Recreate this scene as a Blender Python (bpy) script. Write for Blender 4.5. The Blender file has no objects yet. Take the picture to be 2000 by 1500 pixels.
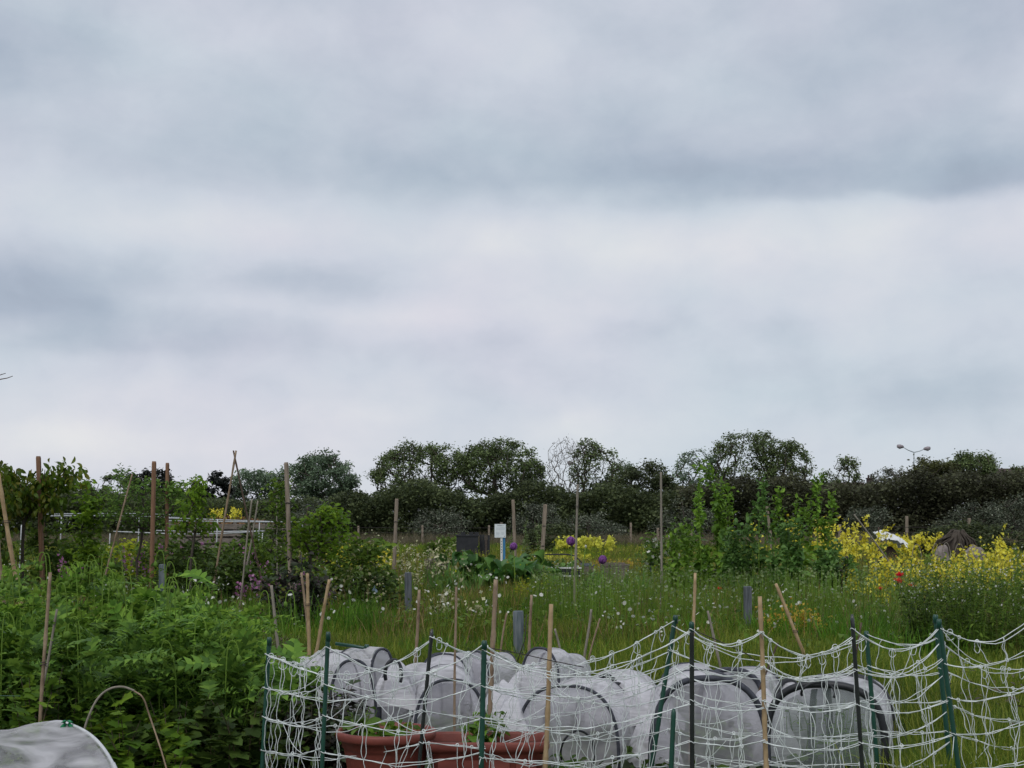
import bpy, math, random
import numpy as np
R = math.radians
sc = bpy.context.scene
C = sc.collection
# ------------------------------------------------------------------ camera, sky, sun, exposure
F, YH, H = 2600.0, 1027.0, 1.3            # focal length in photo pixels, horizon row, eye height
cam = bpy.data.cameras.new('Camera'); co = bpy.data.objects.new('Camera', cam); C.objects.link(co)
co.location = (0, 0, H); co.rotation_euler = (R(90), 0, 0)
cam.sensor_width = 36; cam.lens = 36 * F / 2000; cam.shift_y = (YH - 750) / 2000
cam.clip_end = 3000; cam.clip_start = .05
sc.camera = co
sc.view_settings.view_transform = 'Standard'; sc.view_settings.look = 'None'
sc.view_settings.exposure = 0.0; sc.view_settings.gamma = 1.0
SUN_EL, SUN_ROT = R(52), R(200)
w = bpy.data.worlds.new("World"); sc.world = w; w.use_nodes = True
nt = w.node_tree; nt.nodes.clear()
def N(t, **k):
    n = nt.nodes.new(t)
    for a, b in k.items(): setattr(n, a, b)
    return n
def M(op, a, b=None, c=None, clamp=False):
    n = nt.nodes.new('ShaderNodeMath'); n.operation = op; n.use_clamp = clamp
    for i, x in enumerate((a, b, c)):
        if x is None: continue
        if isinstance(x, (int, float)): n.inputs[i].default_value = x
        else: nt.links.new(x, n.inputs[i])
    return n.outputs[0]
tc = N('ShaderNodeTexCoord'); sp = N('ShaderNodeSeparateXYZ'); nt.links.new(tc.outputs['Generated'], sp.inputs[0])
az = M('ARCTAN2', sp.outputs[0], sp.outputs[1])
hyp = M('SQRT', M('ADD', M('MULTIPLY', sp.outputs[0], sp.outputs[0]), M('MULTIPLY', sp.outputs[1], sp.outputs[1])))
el = M('ARCTAN2', sp.outputs[2], hyp)
cmb = N('ShaderNodeCombineXYZ'); nt.links.new(M('MULTIPLY', az, 3.0), cmb.inputs[0]); nt.links.new(M('MULTIPLY', el, 6.5), cmb.inputs[1])
def noise(scale, detail, rough, dist, off, vs=1.0):
    mp = N('ShaderNodeMapping'); mp.inputs['Scale'].default_value = (1, vs, 1); mp.inputs['Location'].default_value = (off, off * .7, off * .3)
    nt.links.new(cmb.outputs[0], mp.inputs[0])
    n = N('ShaderNodeTexNoise'); n.inputs['Scale'].default_value = scale; n.inputs['Detail'].default_value = detail
    n.inputs['Roughness'].default_value = rough; n.inputs['Distortion'].default_value = dist
    nt.links.new(mp.outputs[0], n.inputs['Vector']); return n.outputs[0]
n1 = noise(1.6, 6, .5, .5, 3.1); n2 = noise(3.4, 6, .5, .2, 9.7, .72); n3 = noise(2.2, 3, .5, .2, 17.3)
wu = M('ADD', az, M('MULTIPLY', M('SUBTRACT', n3, .5), .10))
wv = M('ADD', el, M('MULTIPLY', M('SUBTRACT', n1, .5), .05))
lum = M('ADD', .642, M('MULTIPLY', M('SUBTRACT', n1, .5), .13))
lum = M('ADD', lum, M('MULTIPLY', M('SUBTRACT', n2, .5), .22))
lum = M('ADD', lum, M('MULTIPLY', M('SUBTRACT', noise(8.5, 5, .55, .3, 41.3, .6), .5), .10))
CLOUDS = [(1000, 60, 1600, 220, -.045), (60, 110, 130, 70, -.12), (1880, 365, 520, 50, -.15, 1.6), (1250, 345, 420, 50, -.07, 1.2), (280, 672, 190, 38, -.09, 1.5),
          (30, 590, 230, 70, -.14, 2.0), (620, 570, 220, 22, -.06), (1800, 770, 240, 50, -.08), (1000, 300, 560, 50, -.025),
          (640, 180, 160, 190, -.03), (1650, 60, 400, 110, -.05), (400, 320, 260, 60, -.02), (1500, 650, 300, 22, -.03),
          (800, 660, 260, 24, -.03), (1250, 470, 700, 48, .09), (950, 95, 360, 80, .05), (330, 130, 160, 90, .05),
          (560, 600, 260, 16, .05), (1110, 812, 44, 26, .07), (700, 800, 110, 22, .06), (120, 850, 200, 36, .10),
          (1620, 500, 420, 60, .06), (320, 430, 320, 46, .06), (1250, 590, 420, 40, .06), (1700, 640, 260, 40, .05), (900, 860, 900, 60, .05)]
for (px, py, sx, sy, a, *kk) in CLOUDS:
    u0 = math.atan((px - 1000) / F); v0 = math.atan((YH - py) / F * math.cos(u0))
    du = M('DIVIDE', M('SUBTRACT', wu, u0), sx * 1.3 / F); dv = M('DIVIDE', M('SUBTRACT', wv, v0), sy * 1.3 / F)
    if kk: dv = M('MULTIPLY', dv, M('ADD', 1.0, M('MULTIPLY', M('LESS_THAN', dv, 0.0), kk[0])))
    g = M('EXPONENT', M('MULTIPLY', M('ADD', M('MULTIPLY', du, du), M('MULTIPLY', dv, dv)), -1.0))
    lum = M('ADD', lum, M('MULTIPLY', g, a))
hue = M('SUBTRACT', noise(1.1, 3, .5, .2, 31.7), .5)
ramp = N('ShaderNodeValToRGB'); cr = ramp.color_ramp; nt.links.new(lum, ramp.inputs[0])
cr.elements[0].position = .30; cr.elements[0].color = (.255, .305, .395, 1)
cr.elements[1].position = .82; cr.elements[1].color = (.78, .785, .82, 1)
e = cr.elements.new(.38); e.color = (.328, .381, .479, 1)
e = cr.elements.new(.49); e.color = (.423, .482, .590, 1)
e = cr.elements.new(.65); e.color = (.617, .655, .748, 1)
e = cr.elements.new(.73); e.color = (.690, .712, .785, 1)
sky = N('ShaderNodeTexSky', sky_type='NISHITA'); sky.sun_disc = False; sky.sun_elevation = SUN_EL; sky.sun_rotation = SUN_ROT
bg1 = N('ShaderNodeBackground'); bg1.inputs[1].default_value = .10; nt.links.new(sky.outputs[0], bg1.inputs[0])
bg2 = N('ShaderNodeBackground'); bg2.inputs[1].default_value = 1.0; 
tint = N('ShaderNodeCombineXYZ')
nt.links.new(M('ADD', .995, M('MULTIPLY', hue, -.22)), tint.inputs[0]); nt.links.new(M('ADD', .996, M('MULTIPLY', hue, .04)), tint.inputs[1]); nt.links.new(M('ADD', .980, M('MULTIPLY', hue, -.04)), tint.inputs[2])
tm = N('ShaderNodeVectorMath', operation='MULTIPLY'); nt.links.new(ramp.outputs[0], tm.inputs[0]); nt.links.new(tint.outputs[0], tm.inputs[1]); nt.links.new(tm.outputs[0], bg2.inputs[0])
mx = N('ShaderNodeMixShader'); mx.inputs[0].default_value = .96
wo = N('ShaderNodeOutputWorld')
nt.links.new(bg1.outputs[0], mx.inputs[1]); nt.links.new(bg2.outputs[0], mx.inputs[2]); nt.links.new(mx.outputs[0], wo.inputs[0])
sun = bpy.data.lights.new('Sun', 'SUN'); sun.energy = 1.3; sun.angle = R(30); sun.color = (1, .97, .93)
so = bpy.data.objects.new('Sun', sun); C.objects.link(so)
so.rotation_euler = (R(90) - SUN_EL, 0, R(180) - SUN_ROT)
sc.cycles.use_denoising = True
sc.cycles.max_bounces = 6; sc.cycles.diffuse_bounces = 3; sc.cycles.transparent_max_bounces = 16
sc.cycles.use_adaptive_sampling = True; sc.cycles.adaptive_threshold = .02

# ------------------------------------------------------------------ helpers
def P(px, py, D): return np.array([(px - 1000) * D / F, D, H + (YH - py) * D / F])
def X(px, D): return (px - 1000) * D / F
def Z(py, D): return H + (YH - py) * D / F
def G(px, D, z=0.0): return np.array([(px - 1000) * D / F, D, z])
def chk(p, k=3):
    p = np.asarray(p, float)
    for _ in range(k): p = np.vstack([p[:1], np.stack([p[:-1] * .75 + p[1:] * .25, p[:-1] * .25 + p[1:] * .75], 1).reshape(-1, 3), p[-1:]])
    return p
def nrm(a): return a / np.maximum(np.linalg.norm(a, axis=-1, keepdims=True), 1e-9)
def sn(p, seed, f=1.0, k=7):
    r = np.random.default_rng(seed); p = np.atleast_2d(p); o = np.zeros(len(p))
    for i in range(k):
        d = r.normal(size=p.shape[1]); d /= np.linalg.norm(d); o += np.sin(p @ d * f * r.uniform(.6, 2.2) + r.uniform(0, 6.28))
    return o / k * 1.6

class MB:
    def __init__(s): s.v = []; s.q = []; s.t = []; s.n = 0
    def add(s, V, q=None, t=None):
        V = np.asarray(V, float).reshape(-1, 3)
        if q is not None and len(q): s.q.append(np.asarray(q, np.int64).reshape(-1, 4) + s.n)
        if t is not None and len(t): s.t.append(np.asarray(t, np.int64).reshape(-1, 3) + s.n)
        s.v.append(V); s.n += len(V)
    def tube(s, pts, r, sides=6, cap=True):
        pts = np.asarray(pts, float); n = len(pts); r = np.broadcast_to(np.asarray(r, float), (n,))
        t = np.gradient(pts, axis=0); t = nrm(t)
        ref = np.array([0, 0, 1.]) if abs(t[0][2]) < .8 else np.array([0, 1., 0])
        a = nrm(np.cross(t, ref)); b = np.cross(t, a)
        an = np.arange(sides) * 2 * math.pi / sides
        V = pts[:, None] + r[:, None, None] * (np.cos(an)[None, :, None] * a[:, None] + np.sin(an)[None, :, None] * b[:, None])
        i = np.arange(n - 1)[:, None] * sides; j = np.arange(sides)[None]; k = (j + 1) % sides
        q = np.stack([i + j, i + k, i + sides + k, i + sides + j], -1).reshape(-1, 4)
        V = V.reshape(-1, 3); tt = []
        if cap:
            V = np.vstack([V, pts[:1], pts[-1:]])
            for j in range(sides):
                k = (j + 1) % sides; tt.append((n * sides, k, j)); tt.append((n * sides + 1, (n - 1) * sides + j, (n - 1) * sides + k))
        s.add(V, q, tt)
    def limbs(s, P0, P1, r0, r1, sides=5):
        P0 = np.asarray(P0, float); P1 = np.asarray(P1, float); m = len(P0)
        if not m: return
        d = nrm(P1 - P0); ref = np.where(np.abs(d[:, 2:3]) < .8, [[0, 0, 1.]], [[1., 0, 0]])
        a = nrm(np.cross(d, ref)); b = np.cross(d, a); an = np.arange(sides) * 2 * math.pi / sides
        c = np.cos(an)[None, :, None]; z = np.sin(an)[None, :, None]
        ring = c * a[:, None] + z * b[:, None]
        V = np.concatenate([P0[:, None] + ring * np.asarray(r0).reshape(-1, 1, 1), P1[:, None] + ring * np.asarray(r1).reshape(-1, 1, 1)], 1)
        i = np.arange(m)[:, None] * 2 * sides; j = np.arange(sides)[None]; k = (j + 1) % sides
        q = np.stack([i + j, i + k, i + sides + k, i + sides + j], -1).reshape(-1, 4)
        s.add(V.reshape(-1, 3), q)
    def inst(s, tp, pos, d, up, sc_, wd=1.0):
        V, q, t = tp; pos = np.asarray(pos, float); m = len(pos)
        if not m: return
        d = nrm(np.broadcast_to(d, (m, 3))); up = np.broadcast_to(up, (m, 3))
        x = np.cross(d, up); bad = np.linalg.norm(x, axis=1) < 1e-4
        if bad.any(): x[bad] = np.cross(d[bad], [1, .3, .2])
        x = nrm(x); z = np.cross(x, d)
        sc_ = np.broadcast_to(sc_, (m,))[:, None, None]; wd = np.broadcast_to(wd, (m,))[:, None, None]
        O = pos[:, None] + sc_ * (V[None, :, 0:1] * wd * x[:, None] + V[None, :, 1:2] * d[:, None] + V[None, :, 2:3] * z[:, None])
        o = (np.arange(m) * len(V))[:, None, None]
        s.add(O.reshape(-1, 3), (q[None] + o).reshape(-1, 4) if len(q) else None, (t[None] + o).reshape(-1, 3) if len(t) else None)
    def box(s, c, size, rz=0, ax=None):
        hx, hy, hz = np.asarray(size) / 2
        V = np.array([[x, y, z] for z in (-hz, hz) for y in (-hy, hy) for x in (-hx, hx)])
        if ax is not None: V = V @ np.asarray(ax)
        cs, sn_ = math.cos(rz), math.sin(rz)
        V = np.c_[V[:, 0] * cs - V[:, 1] * sn_, V[:, 0] * sn_ + V[:, 1] * cs, V[:, 2]] + np.asarray(c)
        s.add(V, [(0, 2, 3, 1), (4, 5, 7, 6), (0, 1, 5, 4), (2, 6, 7, 3), (0, 4, 6, 2), (1, 3, 7, 5)])
    def beam(s, a, b, wx, wy, top=0):
        """square-section post from a to b, chamfered top"""
        a = np.asarray(a, float); b = np.asarray(b, float)
        V = [];
        for p, k in ((a, 1), (b - (b - a) * .012, 1), (b, .82)):
            V += [p + [sx * wx / 2 * k, sy * wy / 2 * k, 0] for sx, sy in ((-1, -1), (1, -1), (1, 1), (-1, 1))]
        q = [(0, 1, 5, 4), (1, 2, 6, 5), (2, 3, 7, 6), (3, 0, 4, 7), (4, 5, 9, 8), (5, 6, 10, 9), (6, 7, 11, 10), (7, 4, 8, 11), (8, 9, 10, 11)]
        s.add(V, q)
    def grid(s, A):
        n, m = A.shape[:2]; i = np.arange(n - 1)[:, None]; j = np.arange(m - 1)[None]
        q = np.stack([i * m + j, i * m + j + 1, (i + 1) * m + j + 1, (i + 1) * m + j], -1).reshape(-1, 4)
        s.add(A.reshape(-1, 3), q)
    def build(s, name, mat, parent=None, smooth=True):
        V = np.concatenate(s.v)
        q = np.concatenate(s.q) if s.q else np.zeros((0, 4), int); t = np.concatenate(s.t) if s.t else np.zeros((0, 3), int)
        if parent is not None:
            org = np.array(parent['_o']) if '_o' in parent else np.zeros(3)
        else:
            org = np.array([(V[:, 0].min() + V[:, 0].max()) / 2, (V[:, 1].min() + V[:, 1].max()) / 2, V[:, 2].min()])
        V = V - org
        me = bpy.data.meshes.new(name)
        me.vertices.add(len(V)); me.vertices.foreach_set('co', V.astype(np.float32).ravel())
        lp = np.concatenate([q.ravel(), t.ravel()]).astype(np.int32)
        me.loops.add(len(lp)); me.loops.foreach_set('vertex_index', lp)
        nq, ntt = len(q), len(t); me.polygons.add(nq + ntt)
        st = np.concatenate([np.arange(nq) * 4, nq * 4 + np.arange(ntt) * 3]).astype(np.int32)
        me.polygons.foreach_set('loop_start', st)
        me.polygons.foreach_set('use_smooth', np.full(nq + ntt, bool(smooth)))
        me.update(calc_edges=True)
        me.materials.append(mat)
        o = bpy.data.objects.new(name, me); C.objects.link(o)
        o['_o'] = [float(x) for x in org]
        if parent is not None: o.parent = parent
        else: o.location = org
        return o
def tag(o, label, cat, group=None, kind=None):
    if label: o['label'] = label
    if cat: o['category'] = cat
    if group: o['group'] = group
    if kind: o['kind'] = kind
    return o
def thing(name, label, cat, loc, group=None):
    o = bpy.data.objects.new(name, None); C.objects.link(o); o.location = tuple(loc); o['_o'] = [float(x) for x in loc]
    o.empty_display_size = .1
    return tag(o, label, cat, group)

# ------------------------------------------------------------------ materials
def newmat(name):
    m = bpy.data.materials.new(name); m.use_nodes = True; t = m.node_tree; t.nodes.clear(); return m, t
def L(t, a, b): t.links.new(a, b)
def fol(name, c0, c1, c2, trans=.28, rough=.55, nscale=.9, spec=.25, nv=.45):
    if c1[1] > c1[0] * 1.15 and not any(k in name for k in ('hedge', 'pine', 'haw', 'tree_', 'pale', 'cream')): c0, c1, c2 = [(c[0] * 2.05, c[1] * 1.85, c[2] * .90) for c in (c0, c1, c2)]; spec *= .45; trans = min(.5, trans * 1.3)
    m, t = newmat(name); nd = t.nodes
    g = nd.new('ShaderNodeNewGeometry'); rp = nd.new('ShaderNodeValToRGB'); L(t, g.outputs['Random Per Island'], rp.inputs[0])
    e = rp.color_ramp.elements; e[0].color = (*c0, 1); e[1].color = (*c2, 1); k = e.new(.5); k.color = (*c1, 1)
    tcn = nd.new('ShaderNodeTexCoord'); nz = nd.new('ShaderNodeTexNoise'); nz.inputs['Scale'].default_value = nscale; nz.inputs['Detail'].default_value = 3
    L(t, tcn.outputs['Object'], nz.inputs['Vector'])
    mr = nd.new('ShaderNodeMapRange'); mr.inputs[1].default_value = .3; mr.inputs[2].default_value = .7
    mr.inputs[3].default_value = 1 - nv; mr.inputs[4].default_value = 1 + nv; L(t, nz.outputs[0], mr.inputs[0])
    mu = nd.new('ShaderNodeVectorMath'); mu.operation = 'SCALE'; L(t, rp.outputs[0], mu.inputs[0]); L(t, mr.outputs[0], mu.inputs['Scale'])
    p = nd.new('ShaderNodeBsdfPrincipled'); L(t, mu.outputs[0], p.inputs['Base Color']); p.inputs['Roughness'].default_value = rough
    p.inputs['Specular IOR Level'].default_value = spec
    tr = nd.new('ShaderNodeBsdfTranslucent'); hs = nd.new('ShaderNodeHueSaturation'); hs.inputs['Hue'].default_value = .485; hs.inputs['Value'].default_value = 1.3
    L(t, mu.outputs[0], hs.inputs['Color']); L(t, hs.outputs[0], tr.inputs[0])
    x = nd.new('ShaderNodeMixShader'); x.inputs[0].default_value = trans; L(t, p.outputs[0], x.inputs[1]); L(t, tr.outputs[0], x.inputs[2])
    o = nd.new('ShaderNodeOutputMaterial'); L(t, x.outputs[0], o.inputs[0]); return m
def surf(name, c0, c1, rough=.7, scale=20, stretch=(1, 1, 1), bump=.0, spec=.3, detail=4, metal=0):
    m, t = newmat(name); nd = t.nodes
    tcn = nd.new('ShaderNodeTexCoord'); mp = nd.new('ShaderNodeMapping'); mp.inputs['Scale'].default_value = stretch; L(t, tcn.outputs['Object'], mp.inputs[0])
    nz = nd.new('ShaderNodeTexNoise'); nz.inputs['Scale'].default_value = scale; nz.inputs['Detail'].default_value = detail; nz.inputs['Roughness'].default_value = .6
    L(t, mp.outputs[0], nz.inputs['Vector'])
    rp = nd.new('ShaderNodeValToRGB'); L(t, nz.outputs[0], rp.inputs[0]); e = rp.color_ramp.elements
    e[0].position = .3; e[0].color = (*c0, 1); e[1].position = .7; e[1].color = (*c1, 1)
    p = nd.new('ShaderNodeBsdfPrincipled'); L(t, rp.outputs[0], p.inputs['Base Color']); p.inputs['Roughness'].default_value = rough
    p.inputs['Specular IOR Level'].default_value = spec; p.inputs['Metallic'].default_value = metal
    if bump:
        b = nd.new('ShaderNodeBump'); b.inputs['Strength'].default_value = bump; b.inputs['Distance'].default_value = .01
        L(t, nz.outputs[0], b.inputs['Height']); L(t, b.outputs[0], p.inputs['Normal'])
    o = nd.new('ShaderNodeOutputMaterial'); L(t, p.outputs[0], o.inputs[0]); return m
def mesh_cloth(name, col, a0, a1, trans=.35, scale=(3, 3, 14)):
    m, t = newmat(name); nd = t.nodes
    tcn = nd.new('ShaderNodeTexCoord'); mp = nd.new('ShaderNodeMapping'); mp.inputs['Scale'].default_value = scale; mp.inputs['Rotation'].default_value = (.3, .2, .4)
    L(t, tcn.outputs['Object'], mp.inputs[0])
    nz = nd.new('ShaderNodeTexNoise'); nz.inputs['Scale'].default_value = 1.6; nz.inputs['Detail'].default_value = 5; nz.inputs['Distortion'].default_value = 1.2
    L(t, mp.outputs[0], nz.inputs['Vector'])
    mr = nd.new('ShaderNodeMapRange'); mr.inputs[1].default_value = .35; mr.inputs[2].default_value = .7; mr.inputs[3].default_value = a0; mr.inputs[4].default_value = a1
    L(t, nz.outputs[0], mr.inputs[0])
    p = nd.new('ShaderNodeBsdfPrincipled'); p.inputs['Base Color'].default_value = (*col, 1); p.inputs['Roughness'].default_value = .6; p.inputs['Specular IOR Level'].default_value = .3
    bp = nd.new('ShaderNodeBump'); bp.inputs['Strength'].default_value = .5; bp.inputs['Distance'].default_value = .02; L(t, nz.outputs[0], bp.inputs['Height']); L(t, bp.outputs[0], p.inputs['Normal'])
    tr = nd.new('ShaderNodeBsdfTranslucent'); tr.inputs[0].default_value = (*col, 1)
    x = nd.new('ShaderNodeMixShader'); x.inputs[0].default_value = trans; L(t, p.outputs[0], x.inputs[1]); L(t, tr.outputs[0], x.inputs[2])
    tp = nd.new('ShaderNodeBsdfTransparent'); y = nd.new('ShaderNodeMixShader'); L(t, mr.outputs[0], y.inputs[0]); L(t, tp.outputs[0], y.inputs[1]); L(t, x.outputs[0], y.inputs[2])
    o = nd.new('ShaderNodeOutputMaterial'); L(t, y.outputs[0], o.inputs[0]); return m

mat_bark = surf('bark', (.035, .028, .022), (.09, .075, .06), .9, 12, (1, 1, .3), .5)
mat_barkpale = surf('pale_bark', (.12, .11, .10), (.24, .22, .20), .9, 12, (1, 1, .3), .3)
mat_post = surf('weathered_post', (.15, .12, .09), (.33, .27, .21), .85, 14, (3, 3, .25), .6)
mat_postbrown = surf('brown_post', (.14, .075, .045), (.26, .15, .09), .85, 14, (3, 3, .25), .6)
mat_postgrey = surf('grey_post', (.055, .062, .07), (.14, .155, .17), .85, 16, (3, 3, .3), .5)
mat_postblue = surf('bluish_post', (.05, .075, .085), (.17, .19, .20), .85, 12, (3, 3, .4), .5)
mat_bamboo = surf('bamboo', (.24, .155, .08), (.50, .37, .21), .65, 7, (2, 2, 1.6), .3)
mat_bambood = surf('dull_bamboo', (.15, .10, .065), (.36, .27, .18), .7, 7, (2, 2, 1.6), .3)
mat_bamboogrey = surf('grey_bamboo', (.17, .15, .12), (.30, .27, .22), .8, 9, (4, 4, .6), .2)
mat_twig = surf('twig', (.06, .04, .03), (.13, .09, .07), .9, 12)
mat_green = surf('green_plastic', (.008, .045, .03), (.015, .075, .05), .35, 8, spec=.5)
mat_greenclip = surf('bright_green_plastic', (.0, .16, .05), (.0, .2, .07), .3, 8, spec=.5)
mat_black = surf('black_plastic', (.012, .013, .016), (.028, .03, .034), .5, 6, spec=.4)
mat_blacks = surf('shiny_black_plastic', (.01, .012, .012), (.03, .034, .034), .18, 6, spec=.6)
mat_navy = surf('navy_trim', (.025, .028, .036), (.075, .08, .10), .7, 30)
mat_cord = surf('white_cord', (.54, .59, .575), (.80, .84, .82), .85, 25)
mat_dcord = surf('dark_cord', (.03, .025, .025), (.06, .05, .05), .8, 60)
mat_pipe = surf('white_pipe', (.42, .44, .45), (.62, .64, .65), .5, 10)
mat_terra = surf('terracotta_plastic', (.14, .032, .024), (.235, .060, .042), .55, 7, (1, 1, 2.5), bump=.1, spec=.4)
mat_soil = surf('soil', (.02, .014, .01), (.06, .042, .03), .95, 40, bump=1)
mat_wood = surf('old_boards', (.10, .085, .07), (.24, .205, .175), .85, 10, (.6, 3, 6), .5)
mat_wooddark = surf('dark_boards', (.05, .04, .035), (.12, .1, .085), .85, 10, (.6, 3, 6), .5)
mat_sign = surf('white_sign', (.62, .68, .70), (.74, .79, .80), .5, 4)
mat_ink = surf('sign_ink', (.10, .12, .14), (.2, .22, .25), .6, 4)
mat_inkpale = surf('pale_sign_ink', (.42, .47, .51), (.52, .57, .60), .6, 4)
mat_blue = surf('blue_plastic', (.04, .17, .35), (.06, .22, .42), .5, 6)
mat_white = surf('white_plastic', (.6, .62, .6), (.75, .76, .74), .6, 6)
mat_straw = fol('straw', (.16, .09, .04), (.24, .14, .07), (.30, .2, .1), .15)
mat_stone = surf('stone', (.12, .1, .09), (.3, .26, .24), .9, 6, bump=.8)
mat_roof = surf('roof_tiles', (.05, .036, .033), (.085, .064, .06), .9, 20, (1, 1, 4))
mat_brick = surf('brick_wall', (.16, .09, .06), (.25, .15, .11), .9, 20)
mat_steel = surf('galvanised_steel', (.28, .33, .35), (.42, .46, .48), .5, 6)
mat_lamp = surf('lamp_housing', (.22, .19, .2), (.38, .34, .36), .5, 6)
mat_red = fol('poppy_red', (.45, .008, .012), (.6, .01, .018), (.7, .03, .02), .3, nv=.1)
mat_orange = fol('poppy_orange', (.5, .07, .03), (.6, .1, .04), (.65, .13, .05), .3, nv=.1)
mat_yel = fol('yellow_petals', (.48, .42, .02), (.74, .68, .05), (.86, .82, .14), .25, nv=.2)
mat_brightyel = fol('bright_yellow_petals', (.30, .34, .03), (.66, .66, .07), (.86, .86, .16), .25, nscale=3, nv=.35)
mat_oran = fol('orange_yellow_petals', (.36, .20, .03), (.50, .32, .04), (.6, .45, .07), .25, nv=.2)
mat_wflow = fol('white_petals', (.45, .46, .38), (.66, .67, .60), (.8, .8, .74), .25, nv=.1)
mat_cream = fol('cream_petals', (.25, .26, .12), (.44, .42, .24), (.62, .60, .40), .25, nv=.2)
mat_pink = fol('pink_petals', (.26, .08, .20), (.40, .15, .32), (.52, .28, .45), .3, nv=.2)
mat_purple = fol('purple_florets', (.20, .07, .26), (.30, .10, .38), (.42, .17, .50), .25, nv=.2)
mat_blueflow = fol('blue_petals', (.10, .14, .45), (.14, .2, .55), (.2, .28, .65), .3)

f_poppy = fol('poppy_leaf', (.026, .065, .022), (.055, .13, .034), (.13, .24, .07), .3, .5, 1.4)
f_poppyd = fol('dark_poppy_leaf', (.026, .062, .026), (.048, .11, .036), (.10, .19, .06), .25, .5, 1.4)
f_currant = fol('currant_leaf', (.024, .055, .016), (.045, .10, .022), (.10, .17, .035), .3, .5, 1.2)
f_dark = fol('dark_leaf', (.014, .028, .014), (.026, .050, .022), (.050, .088, .034), .2, .5, 1.2)
f_purpled = fol('dark_purple_leaf', (.020, .016, .016), (.035, .035, .024), (.045, .075, .03), .2, .5, 1.2)
f_cherry = fol('cherry_leaf', (.020, .042, .010), (.034, .068, .015), (.07, .075, .02), .3, .4, 1.2, .4)
f_apple = fol('apple_leaf', (.028, .062, .026), (.046, .098, .038), (.085, .15, .065), .3, .5, 1.2)
f_pear = fol('pear_leaf', (.036, .08, .018), (.060, .125, .024), (.105, .185, .036), .35, .45, 1.2)
f_shrub = fol('shrub_leaf', (.026, .055, .020), (.045, .090, .028), (.085, .145, .045), .3, .5, 1.2)
f_beet = fol('bolted_leaf', (.036, .085, .022), (.062, .135, .032), (.11, .21, .055), .28, .4, 1.3, .4)
f_beetblue = fol('bluish_leaf', (.030, .072, .034), (.050, .115, .055), (.09, .18, .095), .25, .4, 1.3, .4)
f_pale = fol('pale_leaf', (.10, .15, .05), (.17, .23, .09), (.25, .32, .14), .3)
f_lime = fol('yellowgreen_leaf', (.09, .13, .015), (.15, .20, .025), (.22, .28, .045), .35)
f_rhub = fol('rhubarb_leaf', (.014, .045, .020), (.024, .072, .030), (.06, .13, .055), .2, .4, 1.5, .45)
f_stem = fol('green_stem', (.04, .09, .03), (.07, .13, .04), (.10, .18, .06), .1)
f_stembrown = fol('brownish_stem', (.06, .05, .035), (.10, .08, .05), (.13, .10, .06), .1)
f_tree = fol('tree_leaf', (.062, .088, .034), (.10, .145, .052), (.18, .24, .085), .3, .5, .35)
f_treehaze = fol('hazed_tree_leaf', (.085, .125, .075), (.13, .19, .115), (.20, .28, .16), .3, .5, .35)  # lightened and greyed for depth: distance haze put into the leaf colour
f_treeol = fol('olive_tree_leaf', (.055, .065, .024), (.08, .09, .032), (.13, .14, .05), .3, .5, .35)
f_treeblossom = fol('blossomed_tree_leaf', (.06, .075, .045), (.10, .12, .08), (.17, .18, .13), .3, .5, .35)
f_pine = fol('pine_needles', (.012, .016, .014), (.018, .022, .018), (.028, .032, .024), .1, .7, .35)
f_hedge = fol('hedge_leaf', (.040, .056, .024), (.066, .090, .036), (.13, .16, .065), .35, .6, .28, nv=.55)
f_hedgebr = fol('brown_hedge_leaf', (.044, .045, .025), (.068, .072, .038), (.12, .135, .066), .3, .6, .28, nv=.5)
f_haw = fol('hawthorn_blossom', (.035, .05, .028), (.08, .10, .06), (.26, .28, .21), .2, .6, .5)
g_near = fol('grass_blade', (.028, .058, .014), (.052, .090, .022), (.125, .15, .052), .3, .5, .35, .3, .5)
g_mid = fol('meadow_blade', (.044, .060, .024), (.080, .102, .040), (.18, .17, .085), .3, .5, .22, .3, .5)
g_far = fol('far_meadow_blade', (.085, .085, .045), (.13, .115, .065), (.19, .155, .095), .25, .6, .12, .2, .35)
g_farg = fol('far_green_blade', (.030, .066, .012), (.050, .10, .018), (.10, .15, .035), .3, .6, .12, .2, .5)
g_sedge = fol('lush_blade', (.020, .060, .012), (.035, .10, .018), (.07, .16, .03), .3, .45, .5, .35)
cover = mesh_cloth('insect_mesh', (.84, .83, .86), .46, .93, .45)
coverend = mesh_cloth('thin_insect_mesh', (.66, .64, .69), .34, .64, .4, scale=(2, 2, 5))
covernear = mesh_cloth('near_insect_mesh', (.82, .81, .84), .20, .84, .45, scale=(2.5, 2.5, 9))
coverclear = mesh_cloth('clear_film', (.42, .48, .46), .30, .46, scale=(2, 2, 4))

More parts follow.
